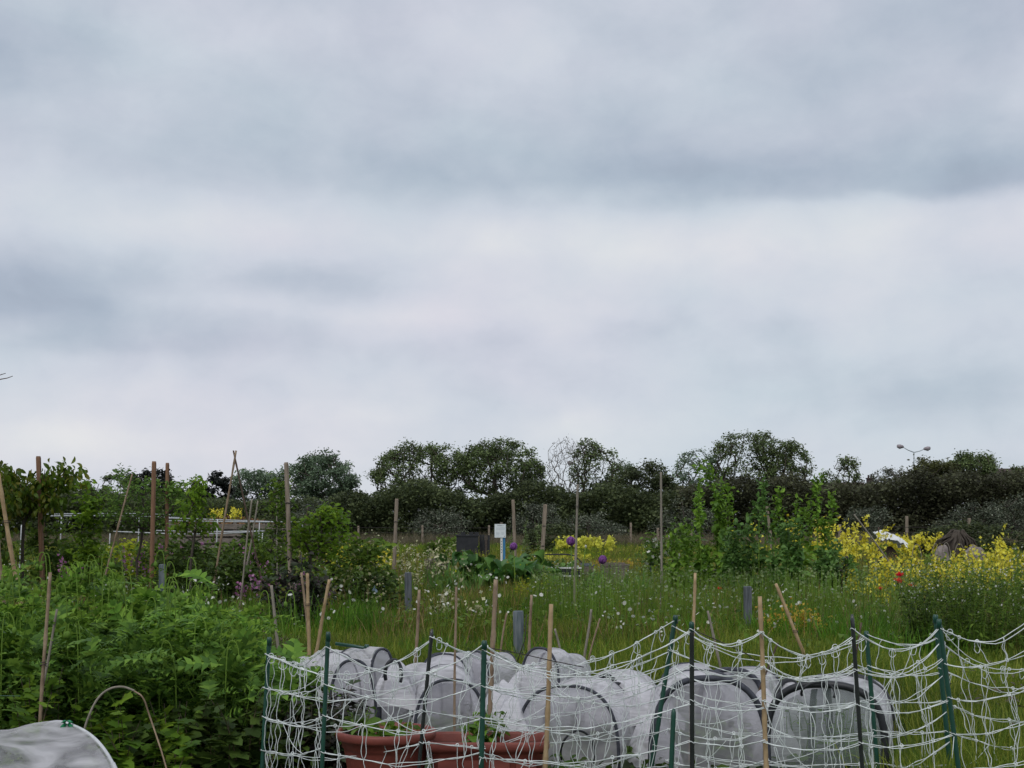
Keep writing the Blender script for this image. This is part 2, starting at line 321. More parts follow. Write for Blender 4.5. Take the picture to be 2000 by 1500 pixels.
# ------------------------------------------------------------------ leaf templates  (y = growth, x = width, z = face normal)
def leaf(n=4, w=.28, peak=.45, fold=.25, droop=.5, wave=0., stalk=0., tip=1.):
    V = []; th = 0.; y = z = 0.
    for i in range(n + 1):
        t = i / n
        if i: y += math.cos(th) / n; z -= math.sin(th) / n
        th = droop * t * 1.5
        ww = 0 if i == n else w * (math.sin(math.pi * t ** (math.log(.5) / math.log(peak))) if t > 0 else .12)
        if stalk and t < stalk: ww = .03
        wv = wave * math.sin(i * 2.3)
        V += [(-ww, y, z + ww * fold + wv), (0, y, z), (ww, y, z + ww * fold - wv)]
    q = []
    for i in range(n):
        a = i * 3; q += [(a, a + 1, a + 4, a + 3), (a + 1, a + 2, a + 5, a + 4)]
    return np.array(V, float), np.array(q), np.zeros((0, 3), int)
def pinnate(n=6, w=.34, droop=.5, lw=.10):
    V = []; t = []; q = []; th = 0.; y = z = 0.
    for i in range(n):
        f = i / (n - 1)
        if i: y += math.cos(th) * .86 / (n - 1); z -= math.sin(th) * .86 / (n - 1)
        th = droop * f * 1.6
        W = w * (.35 + .65 * math.sin(math.pi * min(1, f * .75 + .22)))
        for sgn in (-1, 1):
            b = len(V)
            V += [(0, y - .035, z), (sgn * W * .5, y + .02, z + .03), (sgn * W, y + W * .55, z - .02), (sgn * W * .38, y + lw + .045, z + .02), (0, y + lw, z)]
            q.append((b, b + 1, b + 3, b + 4) if sgn > 0 else (b + 4, b + 3, b + 1, b)); t.append((b + 1, b + 2, b + 3) if sgn > 0 else (b + 3, b + 2, b + 1))
    b = len(V); V += [(0, y, z), (-.07, y + .08, z - .02), (0, y + .2, z - .09), (.07, y + .08, z - .02)]; q.append((b, b + 1, b + 2, b + 3))
    b = len(V); V += [(-.008, -.25, .0), (.008, -.25, .0), (.05, .1, 0.004), (-.05, .1, 0.004), (.05, .5, -.10 * droop), (-.05, .5, -.10 * droop)]; q.append((b, b + 1, b + 2, b + 3)); q.append((b + 3, b + 2, b + 4, b + 5))
    return np.array(V, float), np.array(q), np.array(t)
def palm_lobed():
    pts = []; an = [-150, -120, -95, -62, -40, -22, 0, 22, 40, 62, 95, 120, 150]; rr = [.35, .5, .36, .62, .45, .62, .8, .62, .45, .62, .36, .5, .35]
    V = [(0, 0, 0), ] + [(r * math.sin(R(a)), r * math.cos(R(a)) + .1, -.18 * r * r + .04 * (i % 2)) for i, (a, r) in enumerate(zip(an, rr))]
    t = [(0, i + 1, i + 2) for i in range(len(an) - 1)]
    return np.array(V, float), np.zeros((0, 4), int), np.array(t)
def blade(n, w, bend):
    V = []; y = z = 0; th = 0
    for i in range(n + 1):
        t = i / n
        if i: y += math.cos(th) / n; z += math.sin(th) / n
        th = bend * t * 1.6; ww = w * (1 - t) ** .6 * (.75 + .5 * t) if i < n else 0
        V += [(-ww, y, z), (ww, y, z)] if i < n else [(0, y, z)]
    q = [(2 * i, 2 * i + 1, 2 * i + 3, 2 * i + 2) for i in range(n - 1)]; k = 2 * (n - 1)
    return np.array(V, float), np.array(q).reshape(-1, 4), np.array([(k, k + 1, k + 2)])
def flower(n=5, r=.5, cup=.2):
    V = [(0, 0, 0)]; q = []
    for i in range(n):
        a = 2 * math.pi * i / n; d = math.pi / n * .85; b = len(V)
        V += [(math.sin(a - d) * r * .7, cup * .5, math.cos(a - d) * r * .7), (math.sin(a) * r, cup, math.cos(a) * r), (math.sin(a + d) * r * .7, cup * .5, math.cos(a + d) * r * .7)]
        q.append((0, b, b + 1, b + 2))
    return np.array(V, float), np.array(q), np.zeros((0, 3), int)
def blob(r=.5, h=1., n=6):
    V = [(0, 0, 0)]; 
    for y, k in ((.25, .8), (.6, 1.), (.88, .6)):
        V += [(math.sin(2 * math.pi * i / n) * r * k, y * h, math.cos(2 * math.pi * i / n) * r * k) for i in range(n)]
    V.append((0, h, 0)); q = []; t = []
    for i in range(n):
        j = (i + 1) % n; t.append((0, 1 + i, 1 + j)); t.append((3 * n + 1, 2 * n + 1 + j, 2 * n + 1 + i))
        for k in (0, 1): q.append((1 + k * n + i, 1 + (k + 1) * n + i, 1 + (k + 1) * n + j, 1 + k * n + j))
    return np.array(V, float), np.array(q), np.array(t)
T_far = leaf(2, .34, .5, .3, .5)
T_elm = leaf(3, .26, .5, .3, .6)
T_long = leaf(4, .15, .5, .25, .8)
T_cherry = leaf(4, .20, .5, .3, 1.0, stalk=.01)
T_big = leaf(6, .30, .55, .35, 1.0, .03)
T_wavy = leaf(6, .24, .5, .3, 1.3, .05)
T_strap = blade(5, .06, .9)
T_pin = pinnate(); T_pin2 = pinnate(6, .27, .9, .08)
T_palm = palm_lobed()
T_bl = [blade(3, .5, b) for b in (.15, .45, .85)]
T_fl5 = flower(5); T_fl4 = flower(4, .5, .1); T_fl8 = flower(8, .5, .05); T_cup = flower(5, .5, .6)
T_bud = blob(.4, 1.3)
T_needle = leaf(1, .10, .5, 0, 0)

def rdir(r, n, zlo=-.3, zhi=.8):
    a = r.uniform(0, 2 * math.pi, n); z = r.uniform(zlo, zhi, n); s = np.sqrt(np.maximum(0, 1 - z * z)); return np.c_[np.cos(a) * s, np.sin(a) * s, z]
UP = np.array([[0, 0, 1.]])
def jup(r, n, s=.5): return UP + r.normal(size=(n, 3)) * s

# ------------------------------------------------------------------ woody plant grower
def skeleton(r, base, pts, trunk_top, rmin, seg, up=.25, expo=2.4, nst=1, spread=0.):
    base = np.asarray(base, float); nodes = []; par = []; pl = []
    for s in range(nst):
        b = base + (np.array([r.normal() * spread, r.normal() * spread, 0]) if nst > 1 else 0)
        tt = np.array([b[0] + (trunk_top[0] - base[0]) + (b[0] - base[0]) * 1.5, b[1] + trunk_top[1] - base[1], trunk_top[2]])
        n = max(2, int(np.linalg.norm(tt - b) / seg)); p = -1; wob = r.normal(size=3) * .04 * np.linalg.norm(tt - b)
        for i in range(n + 1):
            f = i / n; nodes.append(b + (tt - b) * f + wob * math.sin(f * 3.1) * [1, 1, 0]); par.append(p); pl.append(f * np.linalg.norm(tt - b)); p = len(nodes) - 1
    nodes = [np.asarray(x) for x in nodes]
    order = np.argsort(np.linalg.norm(pts - np.asarray(trunk_top), axis=1)); leafn = []
    A = np.zeros((len(nodes) + len(pts) * 12 + 50, 3)); A[:len(nodes)] = nodes; PL = np.zeros(len(A)); PL[:len(pl)] = pl; cnt = len(nodes)
    par = list(par)
    for k in order:
        p = pts[k]; d = np.linalg.norm(A[:cnt] - p, axis=1); cost = d + .30 * PL[:cnt] + np.maximum(0, A[:cnt, 2] - p[2]) * 1.2
        j = int(np.argmin(cost)); a = A[j].copy(); n = max(1, min(10, int(d[j] / seg))); 
        dv = p - a; sag = np.array([0, 0, 1.]) * np.linalg.norm(dv) * up * .5; wob = r.normal(size=3) * d[j] * .035; q = j
        for i in range(1, n + 1):
            f = i / n; A[cnt] = a + dv * f + (-sag * math.sin(f * math.pi) * .4 if up < 0 else sag * math.sin(f * math.pi) * -.12) + wob * math.sin(f * math.pi)
            PL[cnt] = PL[q] + d[j] / n; par.append(q); q = cnt; cnt += 1
        leafn.append(q)
    par = np.array(par); rad = np.zeros(cnt); 
    kids = np.zeros(cnt, bool); kids[par[par >= 0]] = True
    acc = np.where(kids, 0, rmin ** expo)
    for i in range(cnt - 1, -1, -1):
        if par[i] >= 0: acc[par[i]] += acc[i]
    # parents always precede children, so one backward pass suffices
    rad = acc ** (1 / expo)
    return A[:cnt], par, rad, np.array(leafn)
def crown_pts(r, n, c, rad, shell=.5, lump=.18, seed=0, flat=0.):
    d = r.normal(size=(n, 3)); d = nrm(d); f = r.uniform(0, 1, n) ** (1 / (3 * (1 + shell * 3)))
    f *= 1 + lump * sn(d, seed + 5, 3.0)
    p = d * f[:, None]
    if flat: p[:, 2] = np.where(p[:, 2] < 0, p[:, 2] * (1 - flat), p[:, 2])
    return np.asarray(c) + p * np.asarray(rad)
def woody(name, label, cat, base, crowns, trunk_z, leafmat, barkmat, nleaf, lsize, tpl=T_far, rmin=.012, seg=.6, sigma=.35, shell=.5,
          lump=.18, seed=1, group=None, nst=1, spread=0., bare=0., lean=0., zl=(-.5, .7), flat=0., sides=5, extra=None, leafup=.6):
    """crowns: list of (centre, radii, n)"""
    r = np.random.default_rng(seed); pts = np.concatenate([crown_pts(r, n, c, rd, shell, lump, seed + i * 13, flat) for i, (c, rd, n) in enumerate(crowns)])
    pts = pts[pts[:, 2] > .15]
    A, par, rad, lf = skeleton(r, base, pts, (base[0] + lean, base[1], trunk_z), rmin, seg, nst=nst, spread=spread)
    t = thing(name, label, cat, base, group)
    ok = par >= 0; m = MB(); m.limbs(A[par[ok]], A[ok], np.minimum(rad[par[ok]], rad[ok] * 1.6), rad[ok], sides); m.build('trunk', barkmat, t)
    if nleaf:
        src = lf
        if bare:
            zs = A[lf][:, 2]; keep = r.uniform(size=len(lf)) > bare * (1 - (zs - zs.min()) / (np.ptp(zs) + .01)); src = lf[keep]
        if name != 'hawthorn' and len(src) > 60 and lsize > .16: src = src[r.uniform(size=len(src)) < .54]
        i = r.choice(src, nleaf); p = A[i] + r.normal(size=(nleaf, 3)) * sigma * np.array([1, 1, .75]) 
        m = MB(); m.inst(tpl, p, rdir(r, nleaf, *zl), jup(r, nleaf, leafup), lsize * r.uniform(.6, 1.3, nleaf)); m.build('foliage', leafmat, t)
    if extra:
        (enm, emat, en, es, etpl) = extra; i = r.choice(lf, en); p = A[i] + r.normal(size=(en, 3)) * sigma
        m = MB(); m.inst(etpl, p, rdir(r, en, -.2, 1), jup(r, en, 1), es * r.uniform(.7, 1.2, en)); m.build(enm, emat, t)
    return t
def fartree(name, label, cx, ytop, ybot, hw, D, nb, nleaf, ls, mat, seed, bare=0., shell=.5, sub=None, bark=None, group='trees beyond the hedge', lump=.18, sigma=.5, thick=None, flat=0., cat='tree', rmin=.026):
    zt, zb = Z(ytop, D), Z(ybot, D); c = (X(cx, D), D, (zt + zb) / 2); rr = (hw * D / F, (thick or hw * D / F), (zt - zb) / 2)
    cr_ = [(c, rr, nb)]
    for (sx, sy0, sy1, shw, snb) in (sub or []):
        a, b = Z(sy0, D), Z(sy1, D); cr_.append(((X(sx, D), D + .5, (a + b) / 2), (shw * D / F, shw * D / F, (a - b) / 2), snb))
    cr_ = [(a, b, int(n * 1.15)) for a, b, n in cr_]
    return woody(name, label, cat, G(cx, D), cr_, max(1.2, zb * .75), mat, bark or mat_bark, int(nleaf * .68), ls * .9, T_elm, rmin, .8, sigma * .60, shell, lump + .08, seed, group, bare=bare, flat=flat, zl=(-.7, .5))

# ------------------------------------------------------------------ leafy / flowering herb builder
def herb(name, label, cat, px, D, w, h, nst, tpl, ls, lps, lmat, smat=None, fl=None, lean=.25, t0=.05, t1=.95, group=None, seed=1,
         droop=(-.2, .6), shrink=.6, sr=.005, hvar=.25, rad=.25, base=None, curve=.3, lw=1.0, d_w=None, extra=None):
    r = np.random.default_rng(seed * 7 + 3); b0 = G(px, D) if base is None else np.asarray(base, float); t = thing(name, label, cat, b0, group)
    dw = d_w if d_w is not None else w
    off = np.c_[r.uniform(-1, 1, nst) * w, r.uniform(-1, 1, nst) * dw, np.zeros(nst)]; bs = b0 + off
    if nst <= 12 and not d_w: off[0] = 0; bs = b0 + off
    hh = h * (1 - hvar * r.uniform(0, 1, nst) * (np.arange(nst) > 0)) * (1 - rad * (np.linalg.norm(off / max(w, .01), axis=1) / 1.4) ** 2)
    ld = off * lean / max(w, .01) + np.c_[r.normal(size=(nst, 2)) * lean * .4, np.zeros(nst)]; tp = bs + ld * hh[:, None] + np.c_[np.zeros((nst, 2)), hh]
    cv = r.normal(size=(nst, 3)) * curve * .2 * hh[:, None] * [1, 1, 0]
    def pt(i, f): f = np.asarray(f)[..., None]; return bs[i] + (tp[i] - bs[i]) * f + cv[i] * np.sin(f * math.pi) + (ld[i] * hh[i][..., None]) * (f * f - f) * .6
    K = 5
    for ii in ([np.array([j]) for j in range(nst)] if nst <= 14 else [np.arange(nst)]):
        m = MB(); q1 = np.ones(len(ii))
        for k in range(K): m.limbs(pt(ii, q1 * k / K), pt(ii, q1 * (k + 1) / K), sr * (1 - .7 * k / K) * q1, sr * (1 - .7 * (k + 1) / K) * q1, 4)
        m.build('stem', smat or f_stem, t)
    n = int(nst * lps)
    if n:
        i = r.integers(0, nst, n); f = r.uniform(t0, t1, n); p = pt(i, f); d = rdir(r, n, *droop)
        m = MB(); s = ls * (1 - shrink * f) * r.uniform(.6, 1.25, n); m.inst(tpl, p, d, jup(r, n, .35), s, lw); m.build('foliage', lmat, t)
    for e in ([fl] if fl else []) + (extra or []):
        ftp, fs, fn, fmat, f0, spr = e[:6]; n = int(nst * fn)
        if n < 1: continue
        i = r.integers(0, nst, n); f = r.uniform(f0, 1.02, n) if f0 < .99 else np.full(n, 1.0)
        p = pt(i, f) + r.normal(size=(n, 3)) * spr; m = MB(); m.inst(ftp, p, rdir(r, n, -.1, 1), jup(r, n, 1), fs * r.uniform(.6, 1.2, n))
        m.build(e[6] if len(e) > 6 else 'blossom', fmat, t)
    return t

# ================================================================== GROUND
def ground():
    m, t = newmat('ground'); nd = t.nodes
    tcn = nd.new('ShaderNodeTexCoord'); nz = nd.new('ShaderNodeTexNoise'); nz.inputs['Scale'].default_value = .25; nz.inputs['Detail'].default_value = 8; L(t, tcn.outputs['Object'], nz.inputs['Vector'])
    rp = nd.new('ShaderNodeValToRGB'); e = rp.color_ramp.elements; e[0].position = .35; e[0].color = (.022, .035, .012, 1); e[1].position = .65; e[1].color = (.05, .07, .022, 1); L(t, nz.outputs[0], rp.inputs[0])
    p = nd.new('ShaderNodeBsdfPrincipled'); p.inputs['Roughness'].default_value = 1; L(t, rp.outputs[0], p.inputs['Base Color'])
    o = nd.new('ShaderNodeOutputMaterial'); L(t, p.outputs[0], o.inputs[0])
    n = 61; a = np.linspace(-1, 1, n); xs = np.sign(a) * np.abs(a) ** 2 * 900; A = np.zeros((n, n, 3)); A[..., 0] = xs[None, :]; A[..., 1] = xs[:, None] + 60
    A[..., 2] = .03 * sn(A[..., :2].reshape(-1, 2), 4, .5).reshape(n, n) - .02
    b = MB(); b.grid(A); g = b.build('ground', m); tag(g, None, None, kind='structure')
ground()

# ================================================================== FAR TREES, HEDGE, LAMPS, ROOFS
def hedge(name, label, prof, D, thick, n, ls, mat, seed, group='hedges along the field edge'):
    r = np.random.default_rng(seed); px = r.uniform(prof[0][0], prof[-1][0], n); top = np.interp(px, [p[0] for p in prof], [p[1] for p in prof])
    y = D + r.uniform(-1, 1, n) * thick / 2; x = X(px, D); zt = H + (YH - top) * D / F
    zt = zt + .5 * sn(np.c_[x, x * 0], seed, 1.2) + .3 * sn(np.c_[x, y], seed + 8, 2.6) + .16 * sn(np.c_[x, y], seed + 2, 5)
    f = r.uniform(0, 1, n); z = .05 + (zt - .05) * f
    yb = y - 1.0 * sn(np.c_[x, z], seed + 3, 1.3) * (1 - f * .3)
    m = MB(); m.inst(T_far, np.c_[x, yb, z], rdir(r, n, -.6, .6), jup(r, n, .7), ls * r.uniform(.6, 1.4, n))
    k = n // 250; xb = x[:k]; yb = yb + 1.6; b0 = np.c_[xb, yb[:k], np.zeros(k)]; b1 = np.c_[xb + r.normal(size=k) * .5, yb[:k] + r.normal(size=k) * .4, zt[:k] * r.uniform(.7, 1.06, k)]
    t = thing(name, label, 'hedge', G((prof[0][0] + prof[-1][0]) / 2, D), group); m.build('foliage', mat, t)
    q = MB(); q.limbs(b0, b1, np.full(k, .03), np.full(k, .008), 4); q.build('stem', mat_bark, t); return t
hedge('hedge', 'low dark hedge on the left behind the white pipe frame', [(-260, 962), (0, 962), (140, 958), (200, 966), (350, 968), (450, 972), (560, 972), (700, 970)], 103, 6, 75000, .24, f_hedge, 1)
hedge('hedge', 'dark green middle stretch of the hedge behind the small white sign', [(690, 968), (740, 952), (800, 948), (850, 958), (930, 965), (1000, 962), (1060, 948), (1120, 956), (1180, 956), (1330, 962)], 101, 6, 75000, .24, f_hedge, 2)
hedge('hedge', 'brownish dark stretch of the hedge on the right under the street lamp', [(1320, 960), (1380, 942), (1450, 940), (1560, 944), (1640, 950), (1740, 942), (1790, 925), (1900, 930), (1960, 926), (2280, 922)], 100, 6, 110000, .24, f_hedgebr, 3)

G1 = 'trees beyond the hedge'
fartree('dark_pine', 'dark spiky pine poking above the hedge behind two tall brown posts', 296, 914, 1000, 52, 112, 70, 9000, .34, f_pine, 11, lump=.35, sigma=.35, bark=mat_bark, cat='pine', sub=[(255, 935, 1000, 35, 30), (332, 928, 1000, 26, 25)])
fartree('dark_pine', 'nearly black pine just left of the crossed canes', 412, 930, 1000, 34, 112, 60, 8000, .34, f_pine, 12, lump=.35, sigma=.3, cat='pine', sub=[(385, 948, 1000, 24, 20), (372, 960, 1000, 18, 14)])
fartree('bushy_tree', 'ragged low tree right of the cherry tree with bare shoots on top', 175, 938, 1010, 60, 108, 80, 9000, .26, f_tree, 13, lump=.35, sigma=.3, sub=[(225, 930, 1000, 30, 30)])
fartree('bushy_tree', 'low dark tree at the left edge behind the leaning bamboo', 20, 945, 1010, 55, 108, 50, 6000, .28, f_tree, 14, lump=.3)
fartree('leafy_tree', 'loose greyish tree right of the crossed canes, with a lamp post before it', 500, 916, 995, 56, 116, 150, 12000, .27, f_treehaze, 15, shell=.8, sigma=.42, sub=[(560, 908, 985, 28, 40), (455, 945, 990, 24, 25)])
fartree('leafy_tree', 'round dense grey-green tree standing right of the tall pale post', 636, 880, 985, 58, 114, 190, 17000, .27, f_treehaze, 16, shell=.4, sigma=.42, sub=[(612, 880, 930, 24, 30), (665, 912, 985, 30, 40), (595, 905, 985, 30, 40)])
fartree('domed_tree', 'wide domed tree left of the middle with bare limbs showing underneath', 810, 864, 985, 86, 112, 260, 15000, .25, f_tree, 17, bare=.72, shell=1., sigma=.42, lump=.10, sub=[(770, 884, 960, 42, 60), (868, 866, 950, 34, 60)])
fartree('leafy_tree', 'tall dense dark tree right of the domed tree and above the white sign', 975, 860, 975, 78, 111, 260, 19000, .26, f_tree, 18, shell=.5, sigma=.42, lump=.2, bare=.2, sub=[(950, 860, 920, 36, 60), (1030, 888, 975, 32, 45), (905, 890, 960, 22, 26)])
fartree('bare_tree', 'pale twiggy tree almost without leaves in the middle of the skyline', 1108, 856, 985, 44, 113, 620, 700, .16, f_treeblossom, 19, shell=.4, sigma=.3, bark=mat_barkpale, lump=.12, rmin=.011)
fartree('sparse_tree', 'thin leafed tree growing against the pale twiggy tree', 1160, 862, 985, 46, 111, 210, 5200, .24, f_tree, 20, shell=.6, bare=.35, sigma=.36, sub=[(1150, 862, 900, 28, 40)])
fartree('sparse_tree', 'small see-through tree with pale limbs left of the round dark bush', 1215, 892, 990, 34, 112, 130, 2600, .22, f_treehaze, 21, shell=.7, bare=.5, sigma=.3, bark=mat_barkpale)
fartree('round_bush', 'round dark tree bulging from the hedge beside the tallest thin cane', 1258, 912, 1025, 68, 105, 170, 22000, .25, f_hedge, 22, shell=.6, sigma=.45, lump=.12)
fartree('sparse_tree', 'airy pale edged tree at the left end of the big right hand clump', 1362, 884, 985, 48, 112, 190, 4200, .23, f_treehaze, 23, shell=.7, bare=.3, sigma=.32)
fartree('domed_tree', 'middle and tallest tree of the see-through clump behind the bolted greens', 1455, 846, 985, 66, 112, 300, 11000, .24, f_tree, 24, shell=.75, bare=.45, sigma=.36, lump=.14, sub=[(1495, 843, 900, 26, 40), (1420, 862, 940, 28, 40)])
fartree('domed_tree', 'right hand tree of the see-through clump, sloping down to the right', 1536, 858, 990, 46, 111, 220, 9000, .24, f_tree, 25, shell=.6, bare=.3, sigma=.36, lump=.16, sub=[(1525, 858, 930, 28, 40), (1566, 905, 985, 20, 26)])
fartree('small_tree', 'small pointed tree standing alone above the hedge left of the street lamp', 1656, 892, 965, 24, 108, 90, 3600, .22, f_tree, 26, sigma=.28, lump=.2, sub=[(1620, 922, 965, 22, 34), (1660, 888, 925, 12, 18)])
fartree('small_tree', 'pale thinly leafed tree just left of the street lamp pole', 1740, 912, 975, 36, 110, 180, 2800, .20, f_treeblossom, 27, sigma=.28, lump=.15, bark=mat_barkpale)
fartree('leafy_tree', 'olive brown bushy tree directly right of the street lamp pole', 1830, 898, 1010, 48, 106, 160, 19000, .25, f_treeol, 28, shell=.4, sigma=.42, lump=.2, sub=[(1812, 888, 960, 24, 40)])
fartree('leafy_tree', 'rounded bright green tree right of the olive one below the lamp', 1900, 884, 975, 45, 109, 150, 15000, .25, f_tree, 29, shell=.4, sigma=.42, lump=.14, sub=[(1865, 892, 960, 20, 26)])
fartree('leafy_tree', 'green tree at the right edge above the brown roof', 2015, 900, 975, 44, 122, 90, 7000, .27, f_tree, 30, sigma=.4)
# hawthorns in blossom before the hedge
for i, (px, yt, hw, D, lb) in enumerate([(860, 1000, 50, 95, 'patch of grey-green hawthorn left of the white sign'), (1150, 1005, 66, 95, 'broad grey blossomed hawthorn behind the purple flower balls'),
        (1350, 985, 60, 95, 'blossomed hawthorn behind the wire fence left of the bolted greens'), (1050, 985, 40, 96, 'small hawthorn in blossom right of the white sign post'),
        (1690, 990, 44, 95, 'faintly blossomed hawthorn behind the yellow flowers and white heap'), (1905, 985, 55, 94, 'whitish blossomed hawthorn right of the tree stump'),
        (1985, 975, 40, 94, 'blossomed hawthorn at the far right edge'), (620, 985, 45, 96, 'grey blossomed hawthorn right of the tall pale post')]):
    fartree('hawthorn', lb, px, yt, 1062, hw, D, 70, 6500, .17, f_haw, 50 + i, shell=.7, sigma=.4, group='blossoming hawthorns before the hedge', thick=2.0, lump=.3, cat='bush')

def house(name, label, x0, x1, zr, D, chim):
    t = thing(name, label, 'house', ((x0 + x1) / 2, D, 0)); ze = zr - 2.3
    b = MB(); b.box(((x0 + x1) / 2, D + 4, ze / 2), (x1 - x0 - .8, 7, ze)); b.build('wall', mat_brick, t, False)
    A = np.array([[[x0, D - .1, ze], [x1, D - .1, ze]], [[x0 + .8, D + 4, zr], [x1 - .8, D + 4, zr]], [[x0, D + 8.1, ze], [x1, D + 8.1, ze]]])
    b = MB(); b.grid(A); b.grid(A[:, ::-1] - [0, 0, .12]); 
    for u in (x0, x1):
        k = .8 if u == x0 else -.8
        b.add([[u, D - .1, ze], [u, D + 8.1, ze], [u + k, D + 4, zr]], None, [(0, 1, 2)])
    rf = b.build('roof', mat_roof, t, False)
    for cx, w_, hh in chim:
        b = MB(); b.box((cx, D + 4, zr + hh / 2 - .3), (w_, w_, hh + .6)); b.box((cx, D + 4, zr + hh + .06), (w_ + .12, w_ + .12, .12))
        for k in (-1, 1): b.tube([(cx + k * w_ * .25, D + 4, zr + hh + .1), (cx + k * w_ * .25, D + 4, zr + hh + .42)], .1, 8)
        b.build('chimney', mat_roof, rf, False)
    for k in range(3):
        wx = x0 + (x1 - x0) * (k + .7) / 3.4
        b = MB(); b.box((wx, D + .46, 1.6), (1.3, .1, 1.2)); b.build('window', mat_black, t, False)
house('house', 'brown roofed house with small chimney behind the hedge, left of the lamp', X(1575, 136), X(1722, 136), Z(942, 140), 136, [(X(1699, 140), .6, .35)])
house('house', 'dark brown roof showing over the hedge at the right edge', X(1928, 130), X(2120, 130), Z(915, 134), 130, [])

def street_lamp(label, px, ytop, D, arms, head_w=.62):
    b = G(px, D); t = thing('street_lamp', label, 'street lamp', b, 'lamp posts beyond the hedge'); zt = Z(ytop, D)
    m = MB(); m.tube([b, b + [0, 0, zt * .25], b + [0, 0, zt * .26], b + [0, 0, zt]], [.13, .13, .08, .055], 8); m.build('pole', mat_steel, t)
    for (ax, ay) in arms:
        e = P(ax, ay, D); s = np.sign(e[0] - b[0]); mid = (b + [0, 0, zt] + e) / 2 + [0, 0, -.06]
        m = MB(); m.tube([b + [0, 0, zt - .03], mid, e], [.045, .04, .035], 6); m.build('arm', mat_steel, t)
        m = MB(); a = e + [-s * .1, 0, 0]; m.tube([a, a + [s * .1, 0, .02], a + [s * .35, 0, .05], a + [s * (head_w - .04), 0, .07], a + [s * head_w, 0, .06]], [.06, .14, .19, .15, .06], 8)
        m.tube([a + [s * .36, 0, -.17], a + [s * .36, 0, -.04]], [.09, .16], 8); m.build('lamp_head', mat_lamp, t)
street_lamp('double armed street lamp rising above the hedge on the right', 1785, 883, 120, [(1763, 873), (1806, 877)])
street_lamp('single armed lamp post among the grey trees left of the tall pale post', 511, 928, 125, [(528, 929)], .5)
street_lamp('lamp head half hidden by the pale twiggy tree in the middle', 1128, 908, 122, [(1118, 905)], .55)
# twig entering at the left edge: a birch mostly outside the frame
t = thing('overhanging_branch', 'two thin bare twigs entering high at the left edge', 'twig', P(-160, 800, 9))
for k, pp in enumerate(([(-160, 800), (-100, 768), (-40, 744), (0, 732.5), (11, 729)], [(-100, 768), (-60, 748), (-20, 742), (0, 741), (14, 738.5), (25, 734.5)])):
    m = MB(); m.tube([P(x, y, 9) for x, y in pp], np.linspace(.006, .0022, len(pp)), 5); m.build('twig', mat_twig, t)

# wire fence at the far edge of the plots
def wire_fence(label, pxs, D, wires, mesh=False, hp=1.0):
    t = thing('wire_fence', label, 'fence', G((pxs[0][0] + pxs[-1][0]) / 2, D), 'post and wire fences before the hedge')
    for (px, yt) in pxs:
        m = MB(); b = G(px, D); m.beam(b - [0, 0, .1], P(px, yt, D), .11, .11); m.build('fence_post', mat_post, t, False)
    m = MB(); a, b = G(pxs[0][0], D), G(pxs[-1][0], D)
    for z in wires: m.tube([a + [0, -.06, z], (a + b) / 2 + [0, -.06, z - .02], b + [0, -.06, z]], .010, 4)
    if mesh:
        n = int((b[0] - a[0]) / .25)
        for i in range(n): x = a[0] + (b[0] - a[0]) * i / n; m.tube([(x, D - .07, .1), (x, D - .07, wires[0])], .006, 3)
    m.build('wire', mat_dcord, t)
wire_fence('far wire fence with pale posts along the foot of the hedge', [(640, 1028), (700, 1027), (825, 1026), (955, 1026), (1047, 1025), (1232, 1021)], 78, (1.2, .9, .6))
wire_fence('black wire mesh fence behind the blossom sapling and the bolted greens', [(1285, 1031), (1350, 1033), (1420, 1033)], 62, (1.1, .8), True)
wire_fence('far fence with pale posts behind the stump and the white heap', [(1640, 1024), (1771, 1008), (1893, 1012), (2030, 1015)], 60, (1.25, 1.0, .7))

# ================================================================== GRASSES (uncountable)
def cov(r, n, D0, D1, k=.42, m=1.5): 
    D = D0 * (D1 / D0) ** r.uniform(0, 1, n); x = r.uniform(-1, 1, n) * (k * D + m); return x, D
def grass(name, label, n, D0, D1, hf, wf, mat, seed, per=18, spread=.12, keep=None, cat='grass', zmod=.35):
    r = np.random.default_rng(seed); nc = n // per; cx, cy = cov(r, nc, D0, D1)
    if keep is not None: k = keep(cx, cy, r); cx, cy = cx[k], cy[k]
    nc = len(cx); hmod = 1 + zmod * sn(np.c_[cx, cy], seed, 1.1) + .2 * sn(np.c_[cx, cy], seed + 1, 4)
    i = np.repeat(np.arange(nc), per); n = len(i); off = r.normal(size=(n, 2)) * spread * (1 + cy[i] / 40)[:, None]
    p = np.c_[cx[i] + off[:, 0], cy[i] + off[:, 1], np.zeros(n)]; hh = hf(cy[i]) * hmod[i] * r.uniform(.55, 1.15, n)
    d = np.c_[off * 1.3 + r.normal(size=(n, 2)) * .12, np.ones(n)]; b = MB(); v = r.integers(0, 3, n); wd = wf(cy[i]) / np.maximum(hh, .05)
    for j in range(3):
        s = v == j; b.inst(T_bl[j], p[s], d[s], np.c_[r.normal(size=(s.sum(), 2)), np.full(s.sum(), .05)], hh[s], wd[s])
    o = b.build(name, mat); tag(o, label, cat, kind='stuff'); return o
def offbeds(x, y, r):   # trodden ground before the raised beds
    px = x / y * F + 1000; return ~((px > 1050) & (px < 1240) & (y > 20.5) & (y < 28)) | (r.uniform(size=len(px)) < .15)
def keepnear(x, y, r):   # not under the tunnels, pots and the poppy bed
    px = x / y * F + 1000
    bed = (y < 10.2) & (px > 480) & (px < 1790)
    pop = (y < 9.8) & (px < 540)
    return ~(bed | pop)
grass('lawn_grass', 'lush green grass beyond the netting', 170000, 5.6, 22, lambda D: .24 + 0 * D, lambda D: .0065 + .00022 * D, g_near, 201, keep=lambda x, y, r: keepnear(x, y, r) & offbeds(x, y, r))
